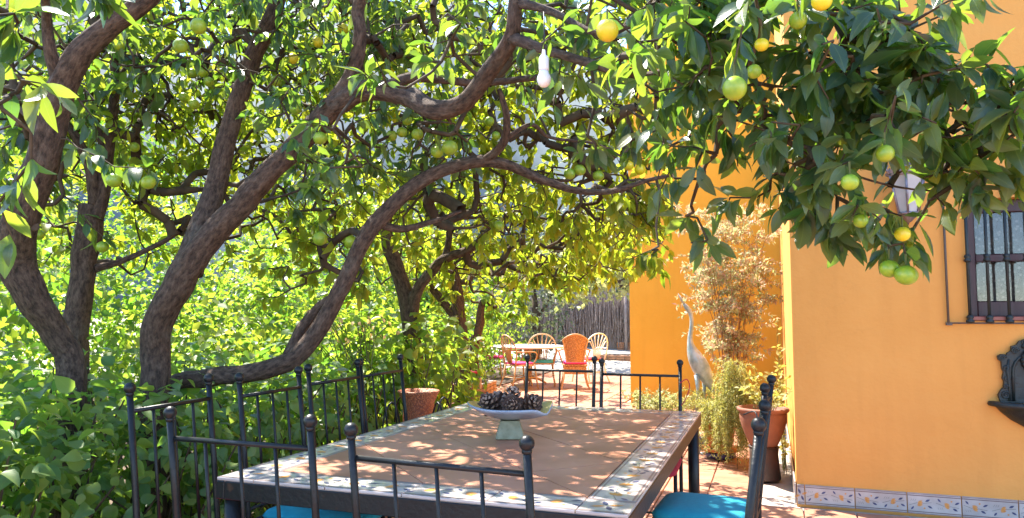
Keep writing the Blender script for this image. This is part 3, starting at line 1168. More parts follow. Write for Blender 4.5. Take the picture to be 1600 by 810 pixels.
m = MB()
hb(m, WX + 0.012, WX + 0.3, WY + 0.3, FY - 0.002, -0.05, HT)
rough_sheet(m, lambda u, v, w: (WX + 0.004 + w, WY + 0.3 + u * (FY - WY - 0.3), v * HT), 60, 30, 0.006)
m.build('side_wall', 'plaster', house)
m = MB()
hb(m, FX, WX + 0.3, FY, FY + 0.3, -0.05, HT)
hb(m, FX + 0.002, FX + 0.3, FY + 0.3, 15.5, -0.05, HT)
m.build('rear_wall', 'plaster_yellow', house)
m = MB()
hb(m, WX - 0.05, 6.0, WY - 0.05, 15.5, HT, HT + 0.12)
hb(m, FX - 0.05, WX - 0.05, FY - 0.05, 15.5, HT, HT + 0.12)
m.build('unseen_roof', 'brick', house)  # unseen roof slab, added for the shadow it casts
# skirting
for k in range(8):
    L = 0.05 if k == 0 else 0.32
    x0 = WX + (0 if k == 0 else 0.052 + (k - 1) * 0.322)
    me = painted_tile(L, 0.14, 0.012, 1 if k % 2 else -1, corner=(k == 0)).mesh('skirting_tile', GL)
    o = obj('skirting_tile', me, house)
    o.rotation_euler = (math.pi / 2, 0, 0)
    o.location = (x0 + L / 2 - WX, -0.0135, 0.071)
for k in range(14):
    me = painted_tile(0.32, 0.14, 0.012, 1 if k % 2 else -1).mesh('skirting_tile', GL)
    o = obj('skirting_tile', me, house)
    o.rotation_euler = (math.pi / 2, 0, -math.pi / 2)
    o.location = (-0.016, 0.165 + k * 0.322, 0.071)
# window
win = MB()
fy = 0.10


def wbx(mb, x0, x1, z0, z1, y0, y1, mi=0):
    return mb.box(((x0 + x1) / 2 - WX, (y0 + y1) / 2, (z0 + z1) / 2), (x1 - x0, y1 - y0, z1 - z0), mi, bev=0.004)


wbx(win, OX0 + .002, OX0 + 0.075, OZ0 + .03, OZ1 - .002, fy, fy + .06)
wbx(win, OX1 - 0.075, OX1 - .002, OZ0 + .03, OZ1 - .002, fy, fy + .06)
wbx(win, OX0 + 0.075, OX1 - 0.075, OZ1 - .085, OZ1 - .002, fy, fy + .06)
wbx(win, OX0 + 0.075, OX1 - 0.075, OZ0 + .03, OZ0 + .13, fy, fy + .06)
w_o = win.build('window', 'wood_frame', house)
m = MB()
zc = (OZ0 + OZ1) / 2 + 0.015
wbx(m, OX0 + 0.075, OX1 - 0.075, zc - 0.025, zc + 0.025, fy + .004, fy + .05)
m.build('crossbar', 'wood_frame', w_o)
for z0, z1 in ((OZ0 + .13, zc - .025), (zc + .025, OZ1 - .085)):
    wbx(MB(), OX0 + 0.075, OX1 - 0.075, z0, z1, fy + .024, fy + .030).build('pane', 'pane_glass', w_o)
cv, cf = [], []
for i in range(41):
    x = OX0 + 0.05 + (OX1 - OX0 - 0.1) * i / 40
    y = fy + 0.10 + 0.012 * math.sin(i * 1.15) + 0.006 * math.sin(i * 2.7)
    cv += [(x - WX, y, OZ0 + .06), (x - WX, y, OZ1 - .03)]
for i in range(40):
    cf.append((2 * i, 2 * i + 2, 2 * i + 3, 2 * i + 1))
MB().add(cv, cf, 0, True).build('curtain', 'lace', w_o)
m = MB()
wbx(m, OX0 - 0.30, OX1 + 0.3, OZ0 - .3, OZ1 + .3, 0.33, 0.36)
m.build('dark_panel', 'pot_dark', house)  # dark panel put in for the shade of the room behind the window
m = MB()
wbx(m, OX0 + .002, OX1 - .002, OZ0 + .002, OZ0 + .03, -0.012, fy + .03)
m.build('window_sill', 'red_sill', house)
gr = MB()
gr.tube([(1.135 - WX, -.025, OZ0 - .02), (1.135 - WX, -.02, 2.27)], 0.008, 6)
gr.tube([(1.135 - WX, -.025, OZ0 - .015), (2.2 - WX, -.025, OZ0 - .015)], 0.006, 6)
gr.tube([(1.135 - WX, -.025, 2.26), (2.2 - WX, -.025, 2.26)], 0.006, 6)
gr.box((1.14 - WX, -.015, OZ0 - .02), (0.035, 0.03, 0.02))
go = gr.build('window_grille', 'iron_thin', house)
for k in range(8):
    x = 1.262 + k * 0.113 - WX
    b = MB()
    b.tube([(x, -.03, OZ0 - 0.01), (x, -.03, 2.26)], 0.010, 8)
    for zz, s in ((OZ0 + .015, 1.0), (zc - 0.005, 0.9)):
        b.lathe([(0.012, -.03), (0.026 * s, -.022), (0.026 * s, -.012), (0.014, -.004), (0.022 * s, .004), (0.022 * s, .014), (0.012, .024)], (x, -.03, zz), 10)
    b.build('bar', 'iron_green', go)

# ------------------------------------------------------------------ table
TX0, TX1, TY0, TY1, TZ = -1.935, -0.412, 2.205, 4.625, 0.75
tcx, tcy = (TX0 + TX1) / 2, (TY0 + TY1) / 2
tw, tl = TX1 - TX0, TY1 - TY0
table = thing('dining_table', 'long tile-topped dining table with dark iron frame and floral border', 'table', (tcx, tcy, 0))
BW = 0.165
m = MB()
m.box((0, 0, TZ - 0.021), (tw - 0.01, tl - 0.01, 0.020))
m.build('tile_bed', 'table_grout', table)
m = MB()
for s in (-1, 1):
    m.box((s * (tw / 2 - 0.018), 0, TZ - 0.045), (0.036, tl, 0.066), bev=0.003)
    m.box((0, s * (tl / 2 - 0.018), TZ - 0.0452), (tw - 0.074, 0.036, 0.0655), bev=0.003)
m.build('apron', 'iron', table)
for sx in (-1, 1):
    for sy in (-1, 1):
        m = MB()
        m.tube([(sx * (tw / 2 - 0.045), sy * (tl / 2 - 0.045), 0), (sx * (tw / 2 - 0.045), sy * (tl / 2 - 0.045), TZ - 0.075)], 0.033, 14)
        m.build('leg', 'iron', table)


def clip(poly, x0, x1, y0, y1):
    for ax, lim, sg in ((0, x0, 1), (0, x1, -1), (1, y0, 1), (1, y1, -1)):
        out = []
        for i in range(len(poly)):
            a, b = poly[i], poly[(i + 1) % len(poly)]
            da, db = sg * (a[ax] - lim), sg * (b[ax] - lim)
            if da >= 0:
                out.append(a)
            if (da >= 0) != (db >= 0):
                t = da / (da - db)
                out.append((a[0] + (b[0] - a[0]) * t, a[1] + (b[1] - a[1]) * t))
        poly = out
        if len(poly) < 3:
            return []
    return poly


S = 0.42
hx, hy = tw / 2 - BW - 0.002, tl / 2 - BW - 0.002
# grid turned 45 degrees, a corner of it set on the near right inner corner
for i in range(-9, 10):
    for j in range(-9, 10):
        c1 = S * (i + 0.5)
        c2 = S * (j + 0.5)
        hh = S / 2 - 0.0022
        r2 = math.sqrt(0.5)
        ox, oy = hx, -hy
        poly = []
        for a, b in ((-hh, -hh), (hh, -hh), (hh, hh), (-hh, hh)):
            u, v = c1 + a, c2 + b
            poly.append((ox + (u - v) * r2, oy + (u + v) * r2))
        poly = clip(poly, -hx, hx, -hy, hy)
        if len(poly) < 3:
            continue
        ar = 0.5 * abs(sum(poly[k][0] * poly[(k + 1) % len(poly)][1] - poly[(k + 1) % len(poly)][0] * poly[k][1] for k in range(len(poly))))
        if ar < 0.002:
            continue
        z = TZ + random.uniform(-0.0006, 0.0006)
        MB().prism(poly, lambda u, v, d: (u, v, d), z - 0.011, z).build('clay_tile', 'table_clay', table)
nY, nX = 7, 4
LY, LX = (tl - 2 * BW) / nY, (tw - 2 * BW) / nX
bY = [painted_tile(LY, BW, 0.010, f).mesh('border_tile', GL) for f in (1, -1)]
bX = [painted_tile(LX, BW, 0.010, f).mesh('border_tile', GL) for f in (1, -1)]
bC = painted_tile(BW, BW, 0.010, 1, corner=True).mesh('corner_tile', GL)
for s in (-1, 1):
    for k in range(nY):
        o = obj('border_tile', bY[k % 2], table)
        o.location = (s * (tw / 2 - BW / 2), -tl / 2 + BW + (k + 0.5) * LY, TZ)
        o.rotation_euler = (0, 0, s * math.pi / 2)
    for k in range(nX):
        o = obj('border_tile', bX[k % 2], table)
        o.location = (-tw / 2 + BW + (k + 0.5) * LX, s * (tl / 2 - BW / 2), TZ)
        o.rotation_euler = (0, 0, 0 if s < 0 else math.pi)
    for s2 in (-1, 1):
        o = obj('corner_tile', bC, table)
        o.location = (s * (tw / 2 - BW / 2), s2 * (tl / 2 - BW / 2), TZ)


# ------------------------------------------------------------------ iron chairs
def cushion_mesh(w, d, h, name, m):
    n = 12
    mb = MB()
    vs, fs = [], []

    def se(t):
        return math.copysign(abs(t) ** 0.5, t)
    rings = [(0.0, 0.0, 0.30), (0.55, 0, 0.22), (0.86, 0, 0.10), (0.97, 0, 0.03), (1.0, 0, 0.30 * 0 + -0.0)]
    prof = [(0.02, 1.0), (0.5, 0.97), (0.8, 0.86), (0.95, 0.62), (1.0, 0.30), (0.98, 0.06), (0.9, 0.0), (0.02, 0.0)]
    K = 28
    for r, z in prof:
        for k in range(K):
            a = 2 * math.pi * k / K
            c, s = math.cos(a), math.sin(a)
            e = 0.30
            x = math.copysign(abs(c) ** e, c) * w / 2 * r
            y = math.copysign(abs(s) ** e, s) * d / 2 * r
            vs.append((x, y, z * h))
    for i in range(len(prof) - 1):
        for k in range(K):
            fs.append((i * K + (k + 1) % K, i * K + k, (i + 1) * K + k, (i + 1) * K + (k + 1) % K))
    fs.append(tuple(range(K)))
    fs.append(tuple(reversed(range((len(prof) - 1) * K, len(prof) * K))))
    mb.add(vs, fs, 0, True)
    return mb.mesh(name, m)


def iron_chair(label, x, y, rz, w=0.47, cush='cushion_blue', ht=1.05, ties=False, cx=0.0, cy=0.0, cd=0.42):
    """x, y = middle of the backrest at its top"""
    t = thing('iron_chair', label, 'chair', (0, 0, 0), rz, 'wrought iron chairs round the dining table')
    lean = 0.07
    by = -0.215
    back = Vector((0, by - lean, 0))
    back.rotate(Matrix.Rotation(rz, 3, 'Z'))
    t.location = (x - back.x, y - back.y, 0)
    hw = w / 2
    rail = ht - 0.105
    ytop = lambda z: by - (0 if z < 0.46 else lean * (z - 0.46) / (ht - 0.46))
    for s in (-1, 1):
        m = MB()
        pts = [(s * hw, by + 0.02, 0), (s * hw, by, 0.25), (s * hw, by, 0.46), (s * hw, ytop(0.75), 0.75), (s * hw, ytop(ht), ht - 0.035)]
        m.tube(pts, 0.0118, 10)
        p = m.build('post', 'iron', t)
        b = MB()
        b.sphere((s * hw, ytop(ht), ht - 0.022), 0.0215, 14, 10)
        b.lathe([(0.0118, -0.05), (0.0145, -0.046), (0.0145, -0.040), (0.0118, -0.036)], (s * hw, ytop(ht) + .001, ht), 10)
        b.build('ball_finial', 'iron', p)
        m = MB()
        m.tube([(s * hw, 0.205, 0), (s * hw, 0.20, 0.45)], 0.011, 8)
        m.build('leg', 'iron', t)
    m = MB()
    m.tube([(-hw, ytop(rail), rail), (hw, ytop(rail), rail)], 0.0085, 8)
    m.build('top_rail', 'iron', t)
    m = MB()
    m.tube([(-hw, ytop(0.50), 0.50), (hw, ytop(0.50), 0.50)], 0.007, 8)
    m.build('lower_rail', 'iron', t)
    for k in (1, 2, 3):
        xx = -hw + w * k / 4
        m = MB()
        m.tube([(xx, ytop(0.50), 0.50), (xx, ytop(rail), rail)], 0.0062, 7)
        m.build('spindle', 'iron', t)
    m = MB()
    m.tube([(-hw, by, 0.445), (-hw, 0.20, 0.445), (hw, 0.20, 0.445), (hw, by, 0.445), (-hw, by, 0.445)], 0.011, 6)
    for k in range(4):
        yy = by + 0.08 + k * 0.08
        m.box((0, yy, 0.446), (w, 0.02, 0.006))
    m.build('seat_frame', 'iron', t)
    m = MB()
    for s in (-1, 1):
        m.tube([(s * hw, by + .01, 0.17), (s * hw, 0.203, 0.17)], 0.006, 6)
    m.tube([(-hw, 0.0, 0.17), (hw, 0.0, 0.17)], 0.006, 6)
    m.build('stretcher', 'iron', t)
    c = obj('cushion', cushion_mesh(w - 0.02, cd, 0.05, 'cushion', cush), t)
    c.location = (cx, cy, 0.4575)
    if ties:
        sp = smooth_path([(-hw + 0.02, by + 0.02, 0.47, 1), (-hw - 0.02, by - 0.03, 0.49, 1), (-hw - 0.035, by - 0.04, 0.44, 1), (-hw - 0.01, by - 0.02, 0.37, 1), (-hw + 0.015, by - 0.025, 0.33, 1)], 0.015)
        MB().tube(sp[:, :3], 0.003, 5).build('tie', 'cable_dark' if cush == 'cushion_blue' else 'cushion_red', c)
    return t


HPI = math.pi / 2
iron_chair('black iron chair with its back to the viewer, left one before the table', -1.575, 1.88, -0.01, 0.54)
iron_chair('black iron chair with its back to the viewer, right one before the table', -0.893, 1.87, -0.07, 0.56, ht=1.03)
iron_chair('black iron chair by the hedge, nearest on the long left side of the table', -2.22, 2.27, -HPI + 0.05, 0.42, 'cushion_red', 1.10)
iron_chair('black iron chair with blue cushion, second from the front along the hedge side', -2.22, 2.87, -HPI, 0.43, 'cushion_blue', 1.09, False, 0, 0.06, 0.50)
iron_chair('black iron chair, third from the front along the hedge side of the table', -2.22, 3.40, -HPI - 0.03, 0.45, 'cushion_red', 1.095)
iron_chair('black iron chair beside the woven clay pot, farthest on the hedge side', -2.22, 3.905, -HPI, 0.48, 'cushion_blue', 1.095)
iron_chair('black iron chair at the far end of the table, in front of the rattan chairs', -1.345, 4.78, math.pi, 0.47, 'cushion_blue', 1.07)
iron_chair('black iron chair with red cushion at the far table end by the orange wall', -0.795, 4.72, math.pi + 0.04, 0.50, 'cushion_red', 1.06, True, -0.03, 0.10, 0.56)
iron_chair('black iron chair nearest the viewer on the right side, seen edge-on', -0.030, 2.37, HPI - 0.03, 0.45, 'cushion_blue', 1.065)
iron_chair('black iron chair with bright blue cushion on the right side of the table', -0.014, 3.42, HPI - 0.06, 0.44, 'cushion_blue', 1.065, True)

# ------------------------------------------------------------------ bowl with pine cones
bc = PZ(797, 684, TZ + 0.001)
bowl = thing('pedestal_bowl', 'blue-grey ceramic bowl with scalloped rim on a square stone foot', 'bowl', (bc[0], bc[1], TZ + 0.0012), YAW)
m = MB()
m.box((0, 0, 0.043), (0.138, 0.138, 0.085), 0, 0.0, 0.68, bev=0.004)
m.build('foot', 'pedestal_stone', bowl)


def bowl_pt(a, r, lift=0.0):
    """rim: pointed up at both ends, dipping in a lip at the right front"""
    rr = 0.197 * (1 + 0.06 * abs(math.cos(a)))
    rim = 0.055 + 0.022 * math.cos(a) ** 4
    dip = math.exp(-((a - 5.72 + 0.0) / 0.25) ** 2) * 0.035
    z = 0.088 + (rim - dip) * r ** 2.2
    return (rr * r * math.cos(a), rr * 0.86 * r * math.sin(a), z + lift)


K, RN = 56, 8
vs, fs, ms = [], [], []
outer = [0.16, 0.35, 0.55, 0.75, 0.9, 1.0]
for r in outer:
    for k in range(K):
        vs.append(bowl_pt(2 * math.pi * k / K, r))
for r in (1.0, 0.985, 0.9, 0.7, 0.4, 0.1):
    for k in range(K):
        vs.append(bowl_pt(2 * math.pi * k / K, r * 0.985, 0.010))
nr = len(outer) + 6
m = MB()
fo, fi = [], []
for i in range(nr - 1):
    for k in range(K):
        q = (i * K + k, i * K + (k + 1) % K, (i + 1) * K + (k + 1) % K, (i + 1) * K + k)
        (fo if i < len(outer) else fi).append(q)
fo.append(tuple(reversed(range(K))))
fi.append(tuple(range((nr - 1) * K, nr * K)))
m.add(vs, fo, 0, True)
m.f += fi
m.m += [1] * len(fi)
m.s += [True] * len(fi)
m.build('basin', ['bowl_glaze', 'bowl_gold'], bowl)


def pine_cone(label, dx, dy, dz, L, Rr, ax):
    """cone with spiralling open scales, axis ax"""
    ca, sa = math.cos(YAW), math.sin(YAW)
    c = (bc[0] + dx * ca - dy * sa, bc[1] + dx * sa + dy * ca, TZ + dz)
    t = thing('pine_cone', label, 'pine cone', c, 0, 'pine cones in the bowl')
    q = Vector(ax).normalized().to_track_quat('Z', 'Y')
    core = MB()
    core.lathe([(0.15 * Rr, -0.5 * L), (0.3 * Rr, -0.3 * L), (0.3 * Rr, 0), (0.2 * Rr, 0.3 * L), (0.04 * Rr, 0.48 * L)], n=10)
    core.v = [tuple(q @ Vector(p)) for p in core.v]
    core.build('core', 'cone_core', t)
    sc = MB()
    n = 54
    for i in range(n):
        f = (i + 0.5) / n
        a = i * 2.39996
        zc_ = (-0.48 + 0.94 * f) * L
        rad = Rr * (math.sin(math.pi * (0.10 + 0.86 * f)) ** 0.7)
        el = math.radians(-22 + 80 * f)
        er = Vector((math.cos(a), math.sin(a), 0))
        et = Vector((-math.sin(a), math.cos(a), 0))
        od = er * math.cos(el) + Vector((0, 0, math.sin(el)))
        nn = od.cross(et)
        el += random.uniform(-.12, .12)
        b = Vector((0, 0, zc_ - 0.06 * L * f)) + er * rad * 0.12
        ln = rad * random.uniform(0.95, 1.25)
        wd = 0.27 * Rr * (0.55 + 0.5 * math.sin(math.pi * f))
        th = 0.085 * Rr
        vs = [b - et * wd * 0.4, b + et * wd * 0.4,
              b + od * ln * 0.8 + et * wd - nn * th * 0.3, b + od * ln + et * wd * 0.35 + nn * th, b + od * ln - et * wd * 0.35 + nn * th, b + od * ln * 0.8 - et * wd - nn * th * 0.3,
              b + od * ln * 0.85 - nn * th * 2.1, b - nn * th]
        sc.add([tuple(q @ Vector(p)) for p in vs], [(0, 1, 2, 3, 4, 5), (1, 7, 6, 2), (0, 5, 6, 7)], 0)
        sc.add([tuple(q @ Vector(p)) for p in vs[2:7]], [(0, 4, 1), (1, 4, 2), (2, 4, 3)], 1)
    o = sc.build('scales', ['cone_scale', 'cone_tip'], t)
    o['kind'] = 'stuff'


pine_cone('pine cone lying at the left end of the blue-grey bowl', -0.10, -0.005, 0.162, 0.115, 0.048, (-0.25, -0.5, 0.55))
pine_cone('pine cone standing upright in the middle of the bowl, tallest of them', 0.01, 0.04, 0.182, 0.125, 0.046, (0.15, 0.1, 1.0))
pine_cone('pine cone tipped forward in front of the upright one in the bowl', 0.012, -0.045, 0.158, 0.12, 0.047, (0.1, -0.8, 0.35))
pine_cone('pine cone lying at the right end of the bowl beside the dipped rim', 0.10, -0.0, 0.162, 0.12, 0.047, (0.75, -0.45, 0.45))
pine_cone('pine cone at the back of the bowl, half hidden behind the left one', -0.045, 0.065, 0.164, 0.115, 0.046, (-0.5, 0.6, 0.45))

# ------------------------------------------------------------------ wall fountain
fxc = 1.635
ft = thing('wall_fountain', 'dark green cast iron wall fountain with scrolled backplate and basin', 'fountain', (fxc, WY, 0.47))
half = [(0, 1.195), (.045, 1.193), (.07, 1.178), (.10, 1.17), (.115, 1.145), (.145, 1.135), (.15, 1.105), (.172, 1.088), (.178, 1.062), (.205, 1.082), (.226, 1.07), (.222, 1.045),
        (.206, 1.035), (.204, .985), (.196, .965), (.205, .925), (.196, .905), (.200, .865), (.218, .845), (.232, .815), (.226, .785), (.218, .766)]
out = [(u, z - 0.47) for u, z in half] + [(-u, z - 0.47) for u, z in half[::-1][:-1]]
m = MB()
m.prism(out[::-1], lambda u, v, d: (u, d, v), -0.004, -0.032)
m.build('backplate', 'iron_green', ft)
m = MB()
inn = [(0.145 * math.cos(a), 0.50 + 0.13 * math.sin(a)) for a in [math.pi * k / 14 for k in range(15)]]
arch = [(0.148, 0, 0.31)] + [(u, 0, v) for u, v in inn] + [(-0.148, 0, 0.31)]
m.tube([(u, -0.036, v) for u, _, v in arch], 0.009, 7)
m.build('arch_moulding', 'iron_green', ft)
for s in (-1, 1):
    m = MB()
    for (cu, cz, r0) in ((0.19, 0.345, 0.028), (0.178, 0.45, 0.018), (0.182, 0.52, 0.017), (0.20, 0.59, 0.020), (0.128, 0.635, 0.022), (0.07, 0.69, 0.020), (0.188, 0.40, 0.014)):
        pts, rr = [], []
        for k in range(22):
            a = k / 21 * 4.2 * math.pi * 0.75
            r = r0 * (1 - 0.8 * k / 21)
            pts.append((s * (cu - r * math.cos(a)), -0.034, cz + r * math.sin(a)))
            rr.append(0.0075 * (1 - 0.45 * k / 21))
        m.tube(pts, rr, 6)
    m.tube([(s * 0.172, -0.034, 0.31), (s * 0.168, -0.034, 0.40), (s * 0.176, -0.034, 0.50), (s * 0.165, -0.034, 0.58)], [0.010, 0.007, 0.010, 0.005], 7)
    m.build('scrollwork', 'iron_green', ft)
m = MB()
for k in range(14):
    a = math.pi * k / 13
    m.sphere((0.075 * math.cos(a), -0.036, 0.665 + 0.028 * math.sin(a)), 0.016, 8, 6)
m.build('crest', 'iron_green', ft)
# mask with tap
m = MB()
m.sphere((-0.02, -0.055, 0.575), 0.05, 14, 10, sz=1.15)
for k in range(16):
    a = 2 * math.pi * k / 16
    m.sphere((-0.02 + 0.062 * math.cos(a), -0.045, 0.575 + 0.066 * math.sin(a)), 0.022, 8, 6)
m.build('lion_mask', 'iron_green', ft)
m = MB()
m.tube([(-0.02, -0.07, 0.615), (-0.02, -0.105, 0.60), (-0.02, -0.115, 0.57), (-0.02, -0.117, 0.545)], [0.015, 0.017, 0.015, 0.017], 10)
m.tube([(-0.055, -0.10, 0.628), (0.015, -0.10, 0.628)], 0.008, 8)
m.tube([(-0.02, -0.10, 0.60), (-0.02, -0.10, 0.632)], 0.008, 8)
m.build('tap', 'white_plastic', ft)
prof = [(0.03, 0.045), (0.05, 0.07), (0.062, 0.10), (0.066, 0.125), (0.105, 0.15), (0.165, 0.185), (0.22, 0.235), (0.245, 0.265), (0.285, 0.272), (0.292, 0.285), (0.285, 0.302), (0.25, 0.304), (0.235, 0.285), (0.15, 0.2), (0.02, 0.17)]
vs, fs = [], []
n = 22
for r, z in prof:
    for k in range(n + 1):
        a = math.pi + math.pi * k / n
        vs.append((r * math.cos(a), min(-0.002, r * 0.62 * math.sin(a) - 0.003), z))
for i in range(len(prof) - 1):
    for k in range(n):
        fs.append((i * (n + 1) + k, i * (n + 1) + k + 1, (i + 1) * (n + 1) + k + 1, (i + 1) * (n + 1) + k))
MB().add(vs, fs, 0, True).build('basin', 'iron_green', ft)
m = MB()
m.sphere((0, -0.03, 0.045), 0.034, 10, 8)
m.tube([(0, -0.03, 0.03), (0, -0.03, 0.005)], [0.014, 0.012], 8)
m.tube([(0.02, -0.03, 0.012), (-0.02, -0.04, 0.0), (-0.045, -0.045, -0.025)], [0.007, 0.008, 0.006], 6)
m.build('drain_cock', 'iron_green', ft)

# ------------------------------------------------------------------ wall lantern
lc = P(1414, 300, 5.0)
lan = thing('wall_lantern', 'old hexagonal metal lantern on the orange wall behind the leaves', 'lantern', (lc[0], WY - 0.19, 1.98))
hexa = [(math.cos(math.pi / 3 * k + 0.3), math.sin(math.pi / 3 * k + 0.3)) for k in range(6)]
zb, zt, rb_, rt_ = 0.04, 0.30, 0.065, 0.115
for k in range(6):
    a, b = hexa[k], hexa[(k + 1) % 6]
    m = MB()
    ins = 0.96
    q = [(a[0] * rb_ * ins, a[1] * rb_ * ins, zb), (b[0] * rb_ * ins, b[1] * rb_ * ins, zb), (b[0] * rt_ * ins, b[1] * rt_ * ins, zt), (a[0] * rt_ * ins, a[1] * rt_ * ins, zt)]
    m.add(q + [(p[0] * 0.96, p[1] * 0.96, p[2]) for p in q], [(0, 1, 2, 3), (7, 6, 5, 4), (0, 4, 5, 1), (1, 5, 6, 2), (2, 6, 7, 3), (3, 7, 4, 0)])
    m.build('pane', 'frosted_glass', lan)
m = MB()
for k in range(6):
    a, b = hexa[k], hexa[(k + 1) % 6]
    m.tube([(a[0] * rb_, a[1] * rb_, zb), (a[0] * rt_, a[1] * rt_, zt)], 0.008, 6)
    for r, z in ((rb_, zb), (rt_, zt)):
        m.tube([(a[0] * r, a[1] * r, z), (b[0] * r, b[1] * r, z)], 0.009, 6)
m.build('frame', 'lantern_metal', lan)
m = MB()
m.lathe([(0.13, 0.30), (0.135, 0.315), (0.10, 0.345), (0.065, 0.375), (0.072, 0.385), (0.055, 0.41), (0.02, 0.44), (0.026, 0.46), (0.008, 0.485)], n=6, smooth=False)
for k in range(6):
    a = hexa[k]
    m.tube([(a[0] * 0.12, a[1] * 0.12, 0.31), (a[0] * 0.14, a[1] * 0.14, 0.345), (a[0] * 0.125, a[1] * 0.125, 0.37)], [0.01, 0.008, 0.004], 5)
m.build('crown', 'lantern_metal', lan)
m = MB()
m.tube([(0, 0.185, 0.10), (0, 0.17, 0.02), (0, 0.08, -0.03), (0, 0.0, 0.0), (0, 0, 0.04)], 0.010, 7)
m.box((0, 0.182, 0.09), (0.07, 0.012, 0.17))
m.lathe([(0.01, -0.02), (0.03, 0.0), (0.05, 0.02), (0.065, 0.04)], n=6)
m.build('bracket', 'lantern_metal', lan)

# ------------------------------------------------------------------ light bulb on its cord
bp = P(850, 137, 2.45)
bl = thing('hanging_bulb', 'white unlit light bulb hanging on a cord from the branch', 'light bulb', bp)
u_ = 2.45 / 1135
m = MB()
m.lathe([(0.001, 0.0), (5 * u_, 1.2 * u_), (9 * u_, 5 * u_), (11 * u_, 11 * u_), (10.4 * u_, 17 * u_), (7.8 * u_, 22.5 * u_), (7 * u_, 27 * u_)], n=18)
m.build('globe', 'white_plastic', bl)
m = MB()
m.lathe([(7.6 * u_, 27 * u_), (8 * u_, 29 * u_), (8 * u_, 46 * u_), (6 * u_, 50 * u_), (3.2 * u_, 52 * u_), (2.4 * u_, 60 * u_)], n=16)
m.build('socket', 'white_plastic', bl)
m = MB()
m.tube([(0, 0, 60 * u_), (0.002, 0, 85 * u_), (0.0, 0.001, 122 * u_)], 0.0022, 6)
m.build('cord', 'cable_dark', bl)

# ------------------------------------------------------------------ pots and statue by the wall
pp = np.array([-0.075, 6.42, 0])
pst = thing('pot_stand', 'dark rough clay stand under the big terracotta pot by the wall', 'stand', pp)
m = MB()
m.lathe([(0.125, 0), (0.13, 0.01), (0.12, 0.10), (0.112, 0.20), (0.118, 0.255), (0.10, 0.258)], n=20)
m.build('body', 'pot_dark', pst)
m = MB()
m.lathe([(0.122, 0.256), (0.124, 0.262), (0.10, 0.264)], n=20)
m.build('rim', 'pot_dark', pst)
pot = thing('terracotta_pot', 'big terracotta pot with thick rim and small green shoots, on the dark stand', 'pot', pp + np.array([0, 0, 0.266]))
m = MB()
m.lathe([(0.105, 0), (0.11, 0.006), (0.135, 0.06), (0.17, 0.15), (0.187, 0.22), (0.188, 0.255), (0.182, 0.275), (0.20, 0.28), (0.208, 0.292), (0.205, 0.308), (0.19, 0.312), (0.178, 0.30), (0.17, 0.27), (0.02, 0.262)], n=36)
m.build('body', 'pot_clay', pot)
m = MB()
m.lathe([(0.165, 0.268), (0.168, 0.276), (0.05, 0.283)], n=20)
m.build('soil', 'soil', pot)


def spray(parent, matname, stems, leafL, ratio, per, var=(0.2, 0.9), tm=T_MID, name='foliage', n_parts=0, stem_r=0.003, stem_mat='green_twig', nup=0.6):
    """stems: lists of local points; leaves set along each stem"""
    off = np.array(parent.location)
    A, B, ra = [], [], []
    lv = Leaves()
    for st in stems:
        st = np.asarray(st, float)
        A.append(st[:-1]); B.append(st[1:]); ra.append(np.linspace(stem_r, stem_r * 0.4, len(st) - 1))
        n = per
        ts = rng.uniform(0.15, 1.0, n) * (len(st) - 1.001)
        i = ts.astype(int)
        f = (ts - i)[:, None]
        b = st[i] * (1 - f) + st[i + 1] * f
        td = unit(st[i + 1] - st[i])
        rp = rng.normal(size=(n, 3))
        rp = unit(rp - td * (rp * td).sum(1, keepdims=True))
        d = unit(td * 0.5 + rp * 0.9)
        nn = unit(np.array([0, 0, nup]) + rng.normal(size=(n, 3)) * 0.6)
        L = leafL * rng.uniform(0.6, 1.25, n)
        lv.add(b + off, d, nn, L, L * ratio, rng.uniform(var[0], var[1], n))
    A, B, ra = np.concatenate(A), np.concatenate(B), np.concatenate(ra)
    o = obj('stems', segs_mesh('stems', A, B, ra, ra * 0.85, stem_mat, 5), parent)
    o['kind'] = 'stuff'
    emit_leaves(lv, parent, matname, n_parts, T_NEAR, tm, ratio, name)


def arc_stems(n, base_r, h, spread, droop, z0=0.0, k=7, c=(0, 0)):
    S_ = []
    for i in range(n):
        a = random.uniform(0, 2 * math.pi)
        r0 = base_r * math.sqrt(random.random())
        hh = h * random.uniform(0.55, 1.1)
        sp = spread * random.uniform(0.3, 1.1)
        w1, w2 = random.uniform(-.05, .05), random.uniform(-.05, .05)
        S_.append([(c[0] + math.cos(a) * (r0 + sp * (t / k) ** 1.4) + w1 * math.sin(t), c[1] + math.sin(a) * (r0 + sp * (t / k) ** 1.4) + w2 * math.sin(t * 1.3),
                    z0 + hh * math.sin(min(1.0, t / k) * (math.pi / 2)) - droop * (t / k) ** 2.5 * random.uniform(0.6, 1.2)) for t in range(k + 1)])
    return S_


spray(pot, 'fern_leaf', arc_stems(16, 0.1, 0.34, 0.20, 0.04, 0.275), 0.055, 0.22, 13)

